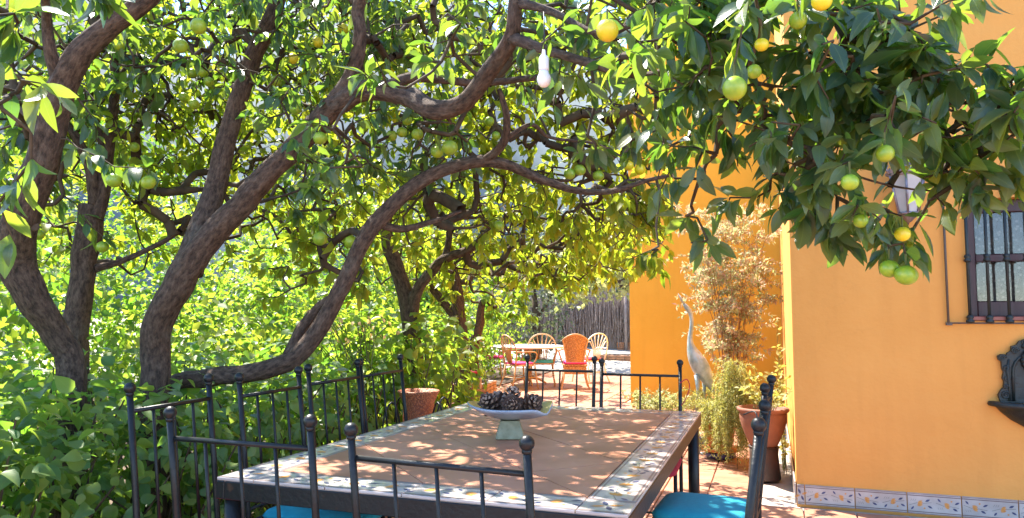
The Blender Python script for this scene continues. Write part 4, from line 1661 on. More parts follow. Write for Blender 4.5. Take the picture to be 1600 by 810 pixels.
# asparagus fern in its pot
fpz = PZ(1126, 716, 0)
fp = thing('fern_pot', 'small orange clay pot on a saucer under the trailing asparagus fern', 'pot', fpz)
m = MB()
m.lathe([(0.10, 0.10), (0.105, 0.105), (0.155, 0.34), (0.172, 0.345), (0.175, 0.385), (0.16, 0.388), (0.14, 0.36), (0.02, 0.35)], n=28)
m.build('body', 'pot_orange', fp)
m = MB()
m.lathe([(0.10, 0.06), (0.17, 0.075), (0.18, 0.105), (0.165, 0.105), (0.10, 0.088)], n=28)
m.build('saucer', 'pot_orange', fp)
m = MB()
m.lathe([(0.09, 0.0), (0.14, 0.02), (0.14, 0.055), (0.09, 0.06)], n=20)
m.build('foot', 'pot_indigo', fp)
ip = thing('indigo_pot', 'small dark blue glazed pot on the floor beside the fern', 'pot', PZ(1100, 702, 0))
m = MB()
m.lathe([(0.05, 0), (0.075, 0.02), (0.085, 0.06), (0.07, 0.10), (0.062, 0.11), (0.072, 0.12), (0.06, 0.122), (0.05, 0.10)], n=20)
m.build('body', 'pot_indigo', ip)
m = MB()
m.lathe([(0.058, 0.095), (0.056, 0.10), (0.01, 0.101)], n=16)
m.build('soil', 'soil', ip)
fern = thing('asparagus_fern', 'feathery yellow-green asparagus fern trailing down to the floor', 'plant', fpz + np.array([0, 0, 0.36]))
st = arc_stems(80, 0.12, 0.40, 0.46, 0.30)
for i in range(60):
    a = random.uniform(-2.8, 0.6)
    r = random.uniform(0.18, 0.40)
    st.append([(math.cos(a) * r * min(1, t / 3) + 0.09, math.sin(a) * r * min(1, t / 3) - 0.05, 0.16 * math.sin(min(1, t / 3) * 2.2) - 0.055 * max(0, t - 2) * random.uniform(0.8, 1.3)) for t in range(9)])
spray(fern, 'fern_leaf', st, 0.036, 0.10, 110, tm=T_FAR, stem_r=0.002)

# heron statue
hz = PZ(1096, 711, 0)
heron = thing('heron_statue', 'tall pale metal heron statue with beak raised to the sky', 'statue', hz, YAW + math.pi / 2)
# local: +y = left in the photo (beak side) after turning; build along local axes
m = MB()
sp = smooth_path([(0, -0.10, 0.63, 0.012), (0, -0.055, 0.70, 0.045), (0, -0.01, 0.80, 0.085), (0, 0.03, 0.90, 0.092), (0, 0.065, 0.98, 0.068), (0, 0.085, 1.05, 0.04), (0, 0.088, 1.12, 0.029),
                  (0, 0.075, 1.20, 0.024), (0, 0.07, 1.28, 0.023), (0, 0.078, 1.345, 0.025), (0, 0.10, 1.385, 0.031), (0, 0.122, 1.415, 0.027), (0, 0.14, 1.44, 0.017)], 0.02)
m.tube(sp[:, :3], sp[:, 3], 14, flat=0.82)
m.build('body', 'heron_metal', heron)
m = MB()
m.tube([(0, 0.136, 1.435), (0, 0.165, 1.485), (0, 0.198, 1.545)], [0.015, 0.010, 0.002], 8)
m.build('beak', 'heron_metal', heron)
for s in (-1, 1):
    m = MB()
    sp = smooth_path([(s * 0.066, 0.05, 0.97, 0.012), (s * 0.076, 0.01, 0.90, 0.052), (s * 0.07, -0.035, 0.80, 0.058), (s * 0.05, -0.085, 0.69, 0.04), (s * 0.02, -0.135, 0.58, 0.006)], 0.02)
    m.tube(sp[:, :3], sp[:, 3], 10, flat=0.3, flatdir=(1, 0, 0))
    w = m.build('wing', 'heron_metal', heron)
    m = MB()
    y0 = 0.035 if s < 0 else -0.045
    m.tube([(s * 0.03, y0, 0.76), (s * 0.03, y0 - 0.005, 0.62), (s * 0.03, y0 + .012, 0.42), (s * 0.03, y0 - 0.01, 0.02)], [0.03, 0.016, 0.012, 0.009], 8)
    m.build('leg', 'heron_metal', heron)
    m = MB()
    for a in (-0.6, 0, 0.6):
        m.tube([(s * 0.03, y0 - 0.01, 0.015), (s * 0.03 + 0.07 * math.sin(a), y0 + 0.07 * math.cos(a), 0.006)], [0.008, 0.004], 6)
    m.tube([(s * 0.03, y0 - 0.01, 0.015), (s * 0.03, y0 - 0.05, 0.006)], [0.008, 0.004], 6)
    m.build('foot', 'heron_metal', heron)

# dry bamboo-like shrub against the rear wall
db = PZ(1145, 664, 0)
dp = thing('shrub_pot', 'low clay tub holding the tall peach-coloured shrub', 'pot', db)
m = MB()
m.lathe([(0.16, 0), (0.17, 0.01), (0.22, 0.30), (0.24, 0.31), (0.24, 0.36), (0.22, 0.36), (0.20, 0.31), (0.02, 0.30)], n=26)
m.build('body', 'pot_orange', dp)
m = MB()
m.lathe([(0.198, 0.305), (0.2, 0.315), (0.05, 0.32)], n=18)
m.build('soil', 'soil', dp)
ds = thing('dry_shrub', 'tall airy shrub with peach and pale green leaves against the orange wall', 'shrub', db + np.array([0, 0, 0.31]))
stems = arc_stems(20, 0.12, 2.25, 0.55, 0.0, k=9)
sub = []
for s in stems:
    for q in range(17):
        i = random.randint(2, 8)
        p = np.array(s[i])
        a = random.uniform(0, 6.28)
        l = random.uniform(0.15, 0.42)
        d = np.array([math.cos(a), math.sin(a), random.uniform(-0.1, 0.8)])
        sub.append([p + d * l * t / 4 + np.array([0, 0, -0.08 * l * (t / 2) ** 2]) for t in range(5)])
spray(ds, 'dry_leaf', stems, 0.06, 0.2, 14, tm=T_FAR, stem_r=0.006, stem_mat='dry_stem', name='stem_foliage')
spray(ds, 'dry_leaf', sub, 0.065, 0.17, 30, var=(0.0, 1.0), tm=T_FAR, stem_r=0.0025, stem_mat='dry_stem')
for px_, py_, lab in ((1012, 655, 'pale green bushy plant at the foot of the orange wall corner'), (1045, 660, 'pale feathery plant left of the heron at the wall foot')):
    q = PZ(px_, py_, 0)
    pl = thing('low_plant', lab, 'plant', q, 0, 'low plants at the wall foot')
    spray(pl, 'pale_leaf', arc_stems(40, 0.12, 0.36, 0.24, 0.05), 0.055, 0.2, 26, tm=T_FAR)
q = PZ(1152, 733, 0)
cf_ = thing('column_fern', 'tall drooping column of fine yellow-green fern left of the big pot', 'plant', q)
st = []
for i in range(150):
    a = random.uniform(0, 6.28)
    zt = random.uniform(0.35, 0.88)
    r = random.uniform(0.06, 0.17)
    st.append([(math.cos(a) * r * math.sin(min(1, t / 4) * 1.6) * (1 + 0.03 * t), math.sin(a) * r * math.sin(min(1, t / 4) * 1.6) * (1 + 0.03 * t), max(0.02, zt + 0.10 * math.sin(t / 8 * 3.0) - 0.042 * max(0, t - 2) * 1.3)) for t in range(9)])
st += [[(0, 0, 0), (0.01, 0.0, 0.3), (0.0, 0.01, 0.6), (0.02, 0.0, 0.85)]] * 2
spray(cf_, 'fern_leaf', st, 0.034, 0.10, 80, tm=T_FAR, stem_r=0.002)
cl = thing('climbing_plant', 'sparse yellow-green climber at the sunlit wall corner behind the big pot', 'plant', (0.03, 6.95, 0))
cst = []
for i in range(12):
    y0 = random.uniform(-0.35, 0.5)
    hgt = random.uniform(0.4, 1.35)
    cst.append([(0.07 - 0.03 * random.random() - 0.05 * (t / 8) * random.random(), y0 + 0.05 * math.sin(t + i), hgt * t / 8) for t in range(9)])
spray(cl, 'fern_leaf', cst, 0.06, 0.25, 14, tm=T_MID)

# woven pot in its iron stand, left of the table's far end
bq = P(654, 640, 5.15)
bk = thing('woven_pot', 'round clay pot with woven texture and flared rim behind the chairs', 'pot', (bq[0], bq[1], 0.36))
bk.scale = (0.88, 0.88, 1.0)
m = MB()
m.lathe([(0.09, 0.0), (0.11, 0.01), (0.128, 0.08), (0.132, 0.18), (0.124, 0.29), (0.126, 0.36), (0.160, 0.425), (0.170, 0.44), (0.163, 0.446), (0.118, 0.38), (0.11, 0.30), (0.02, 0.24)], n=32)
m.build('body', 'weave_orange', bk)
m = MB()
m.lathe([(0.109, 0.34), (0.107, 0.35), (0.02, 0.352)], n=20)
m.build('soil', 'pot_dark', bk)
stn = thing('iron_plant_stand', 'curved black iron plant stand holding the woven clay pot', 'stand', (bq[0], bq[1], 0))
for k in range(4):
    a = math.pi / 4 + k * math.pi / 2 + 0.3
    c, s = math.cos(a), math.sin(a)
    m = MB()
    pr = [(0.22, 0.0), (0.18, 0.12), (0.14, 0.30), (0.145, 0.48), (0.18, 0.68), (0.225, 0.74), (0.275, 0.68), (0.30, 0.55)]
    sp = smooth_path([(r * c, r * s, z, 0.007) for r, z in pr], 0.03)
    m.tube(sp[:, :3], 0.007, 6)
    m.build('leg', 'iron', stn)
m = MB()
m.tube([(0.142 * math.cos(a), 0.142 * math.sin(a), 0.354) for a in [2 * math.pi * k / 24 for k in range(25)]], 0.006, 6)
m.tube([(0.14, 0, 0.352), (-0.14, 0, 0.352)], 0.005, 6)
m.tube([(0, 0.14, 0.345), (0, -0.14, 0.345)], 0.005, 6)
m.build('ring', 'iron', stn)

# ------------------------------------------------------------------ far terrace furniture
ftc = PZ(826, 601, 0)
rt = thing('garden_table', 'round white-topped garden table among the rattan chairs', 'table', ftc)
m = MB()
m.lathe([(0.66, 0.70), (0.68, 0.708), (0.68, 0.728), (0.66, 0.736), (0.02, 0.736)], n=40)
m.build('tabletop', 'white_paint', rt)
m = MB()
m.lathe([(0.05, 0.06), (0.06, 0.1), (0.035, 0.3), (0.05, 0.5), (0.035, 0.6), (0.12, 0.70)], n=14)
m.build('pedestal', 'rattan', rt)
for k in range(4):
    a = k * math.pi / 2 + 0.5
    m = MB()
    m.tube([(0.03 * math.cos(a), 0.03 * math.sin(a), 0.14), (0.2 * math.cos(a), 0.2 * math.sin(a), 0.10), (0.34 * math.cos(a), 0.34 * math.sin(a), 0.02)], [0.025, 0.022, 0.018], 8)
    m.build('foot', 'rattan', rt)


def fan_chair(name, label, x, y, rz, m_, cush):
    """bentwood armchair with a hooped fan back; local +y = front"""
    t = thing(name, label, 'chair', (x, y, 0), rz, 'chairs round the garden table')
    hoop = []
    for k in range(17):
        a = math.pi * k / 16
        hoop.append((0.27 * math.cos(a) * (1.0 + 0.06 * math.sin(a)), -0.20 - 0.10 * math.sin(a), 0.62 + 0.34 * math.sin(a) ** 0.75))
    hoop = [(0.20, -0.19, 0.42)] + hoop + [(-0.20, -0.19, 0.42)]
    MB().tube(hoop, 0.014, 7).build('back_hoop', m_, t)
    for k in range(7):
        f = (k - 3) / 3
        a = math.pi / 2 - f * 1.15
        top = (0.27 * math.cos(a), -0.20 - 0.10 * math.sin(a), 0.62 + 0.34 * math.sin(a) ** 0.75)
        mid = (f * 0.10, -0.235, 0.64)
        MB().tube([(f * 0.07, -0.19, 0.44), mid, ((top[0] + mid[0]) * 0.55, -0.26, 0.80), top], 0.010, 6).build('splat', m_, t)
    for s in (-1, 1):
        sp = smooth_path([(s * 0.26, -0.2, 0.66, 0.013), (s * 0.30, 0.0, 0.665, 0.013), (s * 0.30, 0.17, 0.65, 0.013), (s * 0.27, 0.2, 0.56, 0.013), (s * 0.24, 0.15, 0.44, 0.013)], 0.04)
        MB().tube(sp[:, :3], 0.013, 7).build('arm', m_, t)
        MB().tube([(s * 0.22, 0.19, 0.43), (s * 0.235, 0.21, 0.2), (s * 0.26, 0.24, 0.0)], [0.017, 0.015, 0.013], 7).build('leg', m_, t)
        MB().tube([(s * 0.19, -0.19, 0.43), (s * 0.21, -0.22, 0.2), (s * 0.25, -0.30, 0.0)], [0.017, 0.015, 0.013], 7).build('leg', m_, t)
    m = MB()
    m.tube([(0.235 * math.copysign(abs(math.cos(a)) ** 0.5, math.cos(a)), 0.2 * math.copysign(abs(math.sin(a)) ** 0.5, math.sin(a)), 0.42) for a in [2 * math.pi * k / 28 for k in range(29)]], 0.016, 6)
    m.box((0, 0, 0.42), (0.42, 0.36, 0.012))
    m.build('seat', m_, t)
    m = MB()
    m.tube([(0.235, 0.2, 0.2), (-0.235, 0.2, 0.2)], 0.009, 6)
    m.tube([(0.21, -0.21, 0.2), (-0.21, -0.21, 0.2)], 0.009, 6)
    for s in (-1, 1):
        m.tube([(s * 0.235, 0.2, 0.2), (s * 0.21, -0.21, 0.2)], 0.009, 6)
    m.build('stretcher', m_, t)
    if cush:
        c = obj('cushion', cushion_mesh(0.44, 0.42, 0.05, 'cushion', cush), t)
        c.location = (0, 0.0, 0.434)
    return t


q = PZ(812, 607, 0)
fan_chair('fan_back_chair', 'rattan fan-backed chair with pink cushion, leftmost at the garden table', q[0], q[1], -0.75, 'rattan', 'cushion_pink')
q = PZ(846, 603, 0)
fan_chair('fan_back_chair', 'rattan fan-backed chair with turquoise cushion in the middle of the group', q[0], q[1], math.pi + 0.25, 'rattan', 'cushion_teal')
q = PZ(922, 597, 0)
fan_chair('fan_back_chair', 'white fan-backed chair with red seat behind the wicker chair', q[0], q[1], 0.9, 'white_paint', 'cushion_red')
q = PZ(770, 592, 0)
fan_chair('fan_back_chair', 'dark rattan chair half hidden behind the leftmost chair at the table', q[0], q[1], -1.4, 'rattan', 'cushion_pink')
q = PZ(898, 607, 0)
wc = thing('wicker_chair', 'orange wicker chair with tall solid woven back turned to the viewer', 'chair', q, 0.30, 'chairs round the garden table')
vs, fs = [], []
NU, NV = 10, 10
for j in range(NV + 1):
    v = j / NV
    hw = 0.145 + 0.075 * v
    for i in range(NU + 1):
        u = 2 * i / NU - 1
        topz = 0.48 + (0.50 - 0.10 * u * u * v) * v
        vs.append((u * hw, -0.20 - 0.10 * v + 0.05 * (1 - u * u) * -1, topz))
for j in range(NV):
    for i in range(NU):
        a = j * (NU + 1) + i
        fs.append((a, a + 1, a + NU + 2, a + NU + 1))
off_ = len(vs)
vs2 = [(x, y + 0.02, z) for x, y, z in vs]
fs2 = [tuple(reversed([i + off_ for i in f])) for f in fs]
MB().add(vs + vs2, fs + fs2, 0, True).build('backrest', 'wicker', wc)
edge = [vs[j * (NU + 1)] for j in range(NV + 1)] + [vs[NV * (NU + 1) + i] for i in range(1, NU)] + [vs[j * (NU + 1) + NU] for j in range(NV, -1, -1)]
MB().tube(edge, 0.016, 7).build('back_rim', 'rattan', wc)
m = MB()
m.box((0, 0.02, 0.42), (0.44, 0.42, 0.035), bev=0.008)
m.build('seat', 'wicker', wc)
for yy in (-0.195, 0.235):
    MB().box((0, yy, 0.335), (0.40, 0.012, 0.13), bev=0.003).build('seat_apron', 'wicker', wc)
for sx in (-1, 1):
    for sy in (-1, 1):
        MB().tube([(sx * 0.19, sy * 0.2 + 0.02, 0.41), (sx * 0.2, sy * 0.22 + 0.02, 0.2), (sx * 0.25, sy * 0.29 + 0.02, 0)], [0.016, 0.014, 0.012], 7).build('leg', 'rattan', wc)
    sp = smooth_path([(sx * 0.20, -0.26, 0.72, 0.014), (sx * 0.28, -0.05, 0.68, 0.014), (sx * 0.28, 0.15, 0.65, 0.014), (sx * 0.24, 0.22, 0.52, 0.014), (sx * 0.21, 0.21, 0.43, 0.014)], 0.05)
    MB().tube(sp[:, :3], 0.014, 7).build('arm', 'rattan', wc)
c = obj('cushion', cushion_mesh(0.42, 0.42, 0.06, 'cushion', 'cushion_pink'), wc)
c.location = (0, 0.03, 0.44)

# small wooden chair and brick planters at the foot of the trees
q = PZ(742, 622, 0)


def brick_planter(label, q, w, d, rz, courses):
    t = thing('brick_planter', label, 'planter', q, rz, 'brick planters round the tree feet')
    me = MB().box((0, 0, 0), (0.225, 0.105, 0.052), bev=0.004).mesh('brick', 'brick')
    MB().box((0, 0, courses * 0.03), (w - 0.06, d - 0.06, courses * 0.06)).build('mortar', 'grout', t)
    MB().box((0, 0, courses * 0.06 + 0.006), (w - 0.22, d - 0.22, 0.012)).build('soil', 'soil', t)
    for r in range(courses):
        for ax in (0, 1):
            ln = w if ax == 0 else d
            n = max(1, round(ln / 0.237))
            pitch = ln / n
            for s in (-1, 1):
                for k in range(n):
                    o = obj('brick', me, t)
                    u = -ln / 2 + (k + 0.5) * pitch
                    if ax == 0:
                        o.location = (u, s * (d / 2 - 0.045 + random.uniform(0, .003)), r * 0.06 + 0.03)
                    else:
                        o.location = (s * (w / 2 - 0.045 + random.uniform(0, .003)), u, r * 0.06 + 0.03)
                        o.rotation_euler = (0, 0, math.pi / 2)
                    o.scale = (pitch / 0.237 * (0.99 if r % 2 else 0.93), 1, 1)
    return t


brick_planter('low brick planter round a tree foot beside the small wooden chair', q + np.array([-0.15, 0.1, 0]), 0.75, 0.75, 0.15, 4)
q2 = PZ(966, 568, 0)
brick_planter('brick step block beside the orange wall, behind the garden chairs', q2, 0.95, 0.6, 0.0, 4)
q3 = PZ(976, 560, 0)
brick_planter('higher brick block behind the brick step at the wall end', q3 + np.array([0.2, 0.3, 0]), 0.9, 0.6, 0.1, 8)
q = PZ(724, 628, 0)
wch = thing('wooden_chair', 'small wooden chair with red seat half hidden in the shrubs by the planter', 'chair', q, -0.5)
for sx in (-1, 1):
    MB().tube([(sx * 0.19, 0.18, 0), (sx * 0.19, 0.18, 0.44)], 0.018, 6).build('leg', 'rattan', wch)
    MB().tube([(sx * 0.19, -0.18, 0), (sx * 0.19, -0.19, 0.44), (sx * 0.18, -0.24, 0.90)], 0.018, 6).build('leg', 'rattan', wch)
MB().box((0, 0, 0.45), (0.42, 0.40, 0.03), bev=0.005).build('seat', 'cushion_red', wch)
for z in (0.60, 0.73, 0.86):
    MB().box((0, -0.205 - (z - 0.44) * 0.09, z), (0.34, 0.016, 0.05), bev=0.003).build('back_slat', 'rattan', wch)
m = MB()
for sx in (-1, 1):
    m.tube([(sx * 0.19, 0.18, 0.18), (sx * 0.19, -0.18, 0.18)], 0.011, 6)
m.tube([(-0.19, 0.18, 0.24), (0.19, 0.18, 0.24)], 0.011, 6)
m.build('stretcher', 'rattan', wch)
# ------------------------------------------------------------------ citrus trees


def LB(rows):
    """limb rows (photo x, y, depth, diameter in photo pixels) -> x, y, z, radius"""
    return [tuple(P(x, y, d)) + (w * 0.5 * d / 1135,) for x, y, d, w in rows]


def VL(rows):
    """crown volumes (photo x, y, depth, radius across, radius in depth, radius up, shoots)"""
    out = []
    for x, y, d, rx, rd, rz, n in rows:
        c = P(x, y, d)
        out.append((c, (max(rx, 0.05), max(rd, 0.05), max(rz, 0.05)), n))
    return out


def ground_end(rows, spread=1.15):
    p = P(rows[0][0], rows[0][1], rows[0][2])
    r = rows[0][3] * 0.5 * rows[0][2] / 1135
    return [(p[0] + 0.03, p[1], -0.05, r * spread), (p[0] + 0.015, p[1], p[2] * 0.5, r * 1.1)] + LB(rows)


# main thick leaning tree
t3 = [ground_end([(240, 585, 4.0, 43.0), (247, 520, 4.0, 44.3), (275, 450, 3.95, 47.0), (330, 370, 3.9, 43.0), (400, 295, 3.8, 37.6), (470, 222, 3.7, 34.9), (525, 165, 3.6, 34.9),
                  (575, 142, 3.5, 30.9), (632, 148, 3.4, 29.6), (680, 170, 3.25, 29.6), (728, 158, 3.15, 26.9), (768, 105, 3.05, 25.6), (800, 58, 2.95, 24.2), (806, 0, 2.9, 20.1), (815, -90, 2.9, 14.7)]),
      LB([(292, 425, 3.98, 40.3), (318, 350, 4.1, 34.9), (338, 285, 4.2, 30.9), (362, 190, 4.25, 28.2), (395, 90, 4.25, 26.9), (428, 20, 4.2, 25.6), (445, -60, 4.2, 20.1)]),
      LB([(528, 160, 3.6, 26.9), (552, 112, 3.55, 22.9), (562, 55, 3.5, 20.1), (560, 10, 3.5, 20.1), (590, -50, 3.4, 16.1)]),
      LB([(600, 140, 3.45, 17.4), (640, 122, 3.5, 16.1), (690, 124, 3.6, 13.4), (750, 130, 3.7, 11.3), (830, 122, 3.6, 10.0), (880, 122, 3.4, 8.0)]),
      LB([(800, 60, 2.95, 17.4), (860, 80, 2.75, 13.4), (930, 100, 2.6, 14.7), (1010, 118, 2.4, 11.3), (1090, 90, 2.25, 9.4), (1180, 95, 2.15, 8.0), (1260, 84, 2.1, 6.7), (1330, 90, 2.05, 5.4)]),
      LB([(812, 5, 2.9, 14.7), (860, 18, 2.8, 12.1), (930, 50, 2.6, 10.0), (990, 40, 2.5, 8.0), (1080, 20, 2.35, 6.0)]),
      LB([(1090, 92, 2.25, 6.7), (1140, 150, 2.2, 5.4), (1210, 210, 2.15, 4.7), (1300, 260, 2.1, 4.0), (1390, 290, 2.1, 3.3), (1470, 300, 2.1, 2.7)]),
      LB([(1260, 84, 2.1, 5.4), (1350, 110, 2.05, 4.7), (1440, 150, 2.0, 4.0), (1520, 190, 2.0, 3.3), (1590, 220, 2.0, 2.7)]),
      LB([(680, 168, 3.25, 9.4), (700, 185, 3.25, 6.0), (705, 195, 3.25, 3.3)]),
      ]
v3 = [(520, 40, 4.1, .9, .5, .40, 170), (700, 20, 3.7, .8, .5, .35, 170), (330, 30, 4.3, .8, .5, .40, 150), (640, 215, 4.3, .55, .4, .22, 110), (500, 270, 4.3, .4, .3, .22, 50),
      (640, -180, 4.2, 1.5, .8, .45, 80), (300, -150, 4.4, 1.0, .8, .4, 40), (560, 10, 4.7, .85, .8, .28, 220), (720, -60, 4.3, .7, .6, .25, 130),
      (520, 235, 3.3, .22, .1, .13, 20), (640, 90, 2.9, .25, .15, .15, 16), (420, 150, 3.5, .25, .15, .15, 14), (860, 60, 3.2, .35, .3, .25, 60),
      (940, 60, 2.8, .35, .3, .22, 50), (1010, 190, 2.6, .3, .3, .20, 42),
      (1060, 60, 2.15, .26, .25, .20, 60), (1160, 120, 2.05, .24, .22, .24, 75), (1270, 70, 2.0, .26, .25, .22, 85), (1290, 190, 2.05, .30, .24, .19, 74),
      (1400, 100, 1.95, .22, .22, .17, 60), (1480, 180, 1.95, .22, .22, .14, 60), (1560, 215, 1.95, .14, .18, .13, 36), (1310, 250, 2.05, .14, .2, .12, 20), (1490, 265, 2.05, .11, .2, .08, 12),
      (1180, 235, 2.2, .22, .22, .15, 28), (1290, 310, 2.15, .22, .2, .05, 15), (1430, 352, 2.1, .09, .10, .035, 14), (1530, 285, 2.05, .16, .15, .05, 14),
      (1100, 350, 2.4, .12, .1, .08, 8), (1070, -120, 2.3, .5, .5, .2, 60)]
f3 = [(949, 48, 1.95, 18, 1), (1148, 138, 1.72, 19, 0), (1383, 240, 1.72, 14.5, 0), (1328, 285, 1.75, 14, 0), (1190, 70, 1.8, 11, 1), (1284, 2, 1.7, 16, 1), (1247, 32, 1.8, 14, 0),
      (1345, 345, 1.85, 12, 0), (1416, 430, 1.98, 17, 0), (1390, 420, 2.02, 15, 0), (1410, 366, 1.98, 12, 1), (1178, 112, 1.85, 12, 0),
      (683, 238, 4.0, 10, 0), (703, 231, 3.9, 12.5, 0), (652, 210, 4.0, 9.5, 0), (636, 188, 4.2, 8, 0), (612, 212, 4.2, 9, 0), (628, 207, 4.2, 8.5, 0), (633, 160, 4.2, 8, 0),
      (500, 216, 3.6, 11, 0), (462, 170, 4.2, 10, 0), (310, 41, 3.6, 12.5, 0), (282, 72, 3.7, 11.5, 0), (199, 46, 4.2, 10, 0), (186, 71, 4.2, 9, 0), (300, 115, 4.6, 8, 0), (317, 113, 4.6, 8.5, 0),
      (326, 128, 4.6, 8, 0), (287, 152, 4.6, 8, 0), (303, 163, 4.6, 8.5, 0), (338, 63, 4.8, 7, 0), (361, 68, 4.8, 7, 0), (536, 45, 4.3, 9, 1), (497, 66, 4.3, 8.5, 1), (458, 92, 4.3, 8.5, 1),
      (431, 127, 4.4, 9, 0), (855, 98, 3.8, 8, 0), (920, 82, 3.6, 9, 0)]
make_tree('orange_tree', 'thickest leaning citrus tree, its limb crossing above the table to the right', t3, VL(v3), 'citrus_leaf', 300, 0.084, 0.20, 5.6, f3, droop=0.6, stubs=True)

# tree at the left edge
t1 = [ground_end([(110, 575, 3.9, 38.7), (88, 525, 3.85, 40.0), (54, 465, 3.75, 44.8), (28, 400, 3.7, 50.9), (38, 330, 3.6, 49.6), (66, 250, 3.55, 47.3), (84, 170, 3.5, 43.6), (110, 105, 3.45, 40.0), (160, 52, 3.4, 33.9), (220, 8, 3.35, 29.0), (290, -60, 3.3, 24.2)]),
      LB([(96, 130, 3.48, 21.8), (78, 80, 3.4, 17.0), (72, 20, 3.3, 14.5), (60, -70, 2.9, 10.9), (20, -60, 2.3, 7.3), (10, 20, 2.0, 3.6)]),
      LB([(84, 240, 3.55, 10.9), (50, 190, 3.7, 9.1), (10, 150, 3.8, 7.3)])]
v1 = [(120, 120, 4.6, .6, .3, .5, 110), (25, 70, 2.0, .10, .12, .13, 13), (30, 190, 2.0, .06, .10, .10, 8), (110, 0, 2.1, .10, .12, .05, 7), (5, 290, 2.0, .04, .08, .08, 4), (60, 140, 4.2, .5, .4, .5, 70), (150, -120, 3.3, .9, .7, .3, 90), (20, 260, 4.6, .6, .4, .5, 70)]
make_tree('orange_tree', 'dark citrus trunk at the left edge, bending left before it rises', t1, VL(v1), 'citrus_leaf', 120, 0.105, 0.24, 4.5,
          [(232, 285, 3.4, 11.5, 0), (178, 282, 3.4, 12, 0), (60, 367, 4.4, 9, 0), (160, 386, 4.4, 9.5, 0)], droop=0.8, stubs=True)

# slim second trunk with its sawn-off top
t2 = [ground_end([(116, 560, 4.7, 38.2), (122, 500, 4.7, 36.7), (130, 430, 4.7, 35.2), (138, 360, 4.7, 36.7), (142, 318, 4.7, 33.7)]),
      LB([(146, 340, 4.7, 22.9), (160, 300, 4.72, 22.9), (166, 240, 4.75, 19.9), (176, 180, 4.75, 15.3), (180, 110, 4.75, 13.0), (172, 50, 4.75, 10.7), (160, -40, 4.7, 7.7)]),
      LB([(150, 320, 4.7, 16.8), (140, 260, 4.65, 16.8), (122, 220, 4.6, 13.8), (100, 185, 4.6, 9.2)]),
      LB([(164, 245, 4.75, 10.7), (152, 200, 4.75, 10.7), (130, 165, 4.8, 9.2), (110, 150, 4.8, 6.1)]),
      LB([(148, 420, 4.7, 10.7), (190, 408, 4.8, 8.4), (250, 380, 4.9, 7.7), (280, 362, 5.0, 6.1)])]
v2 = [(170, 130, 5.0, .7, .5, .7, 220), (90, 330, 5.2, .5, .4, .4, 80), (260, 290, 5.3, .6, .4, .5, 150), (180, -60, 5, .8, .6, .4, 80), (340, 130, 5.4, .8, .5, .6, 240), (60, 90, 5.0, .6, .4, .6, 140), (450, 300, 5.6, .8, .5, .5, 180), (470, 120, 5.6, .8, .5, .6, 230), (300, 40, 5.8, .9, .5, .5, 220), (420, 200, 6.2, 1.0, .5, .5, 200), (620, 60, 6.0, 1.0, .5, .5, 150)]
make_tree('orange_tree', 'slim upright citrus trunk with a sawn-off top between the two thick ones', t2, VL(v2), 'sunlit_leaf', 60, 0.080, 0.235, 6.0, [(230, 286, 4.6, 8, 0), (210, 230, 4.8, 8, 0)])

# low bowed limb
t4 = [ground_end([(255, 612, 4.25, 25.4), (330, 590, 4.15, 27.9), (400, 582, 4.08, 29.2), (455, 562, 4.0, 29.2), (500, 515, 3.98, 27.9), (530, 455, 3.98, 26.6), (565, 385, 4.0, 26.6), (610, 325, 4.0, 25.4),
                  (660, 282, 4.0, 22.9), (705, 260, 4.0, 21.6), (750, 252, 4.0, 19.1), (800, 260, 4.0, 15.8), (850, 282, 4.0, 12.7), (905, 299, 4.0, 10.8), (960, 298, 3.95, 8.9), (1005, 284, 3.9, 6.9), (1045, 275, 3.85, 5.1)]),
      LB([(452, 555, 4.02, 16.5), (470, 515, 4.08, 16.5), (500, 480, 4.08, 16.5), (528, 462, 4.05, 16.5)]),
      LB([(758, 252, 4.0, 11.4), (785, 225, 3.9, 12.7), (792, 185, 3.8, 11.4), (780, 140, 3.75, 8.3)]),
      LB([(590, 350, 4.0, 12.7), (630, 358, 4.1, 11.4), (680, 345, 4.2, 7.6), (720, 330, 4.3, 5.1)]),
      LB([(792, 215, 3.9, 7.6), (830, 195, 3.95, 6.4), (860, 215, 4.1, 5.1), (930, 225, 4.2, 4.4), (980, 250, 4.3, 3.1)])]
v4 = [(1010, 130, 4.6, .42, .4, .42, 150), (800, 150, 4.9, .8, .5, .45, 230), (650, 120, 5.0, .8, .5, .5, 220), (900, 240, 4.9, .7, .5, .30, 190), (900, 340, 5.0, .75, .5, .22, 180), (860, 40, 4.8, .8, .5, .35, 130), (620, 320, 5.0, .5, .4, .4, 90), (1010, 310, 4.2, .22, .2, .14, 50), (740, 290, 4.8, .5, .4, .3, 80), (1015, 420, 3.6, .12, .1, .09, 9), (500, 400, 4.8, .5, .4, .25, 70)]
f4 = [(890, 272, 4.3, 9.5, 0), (906, 266, 4.3, 9.5, 0), (935, 275, 4.3, 9, 0), (780, 353, 4.6, 8.5, 0), (850, 190, 4.6, 8, 0), (765, 190, 4.6, 8, 0), (982, 258, 4.3, 9, 1), (1000, 265, 4.3, 9, 1), (500, 373, 4.2, 11, 0), (549, 378, 4.2, 10.5, 0), (775, 212, 4.6, 7, 0)]
make_tree('orange_tree', 'low citrus limb bowing along the chairs and arching up over the table', t4, VL(v4), 'sunlit_leaf', 160, 0.080, 0.225, 6.0, f4, droop=0.7, stubs=True)

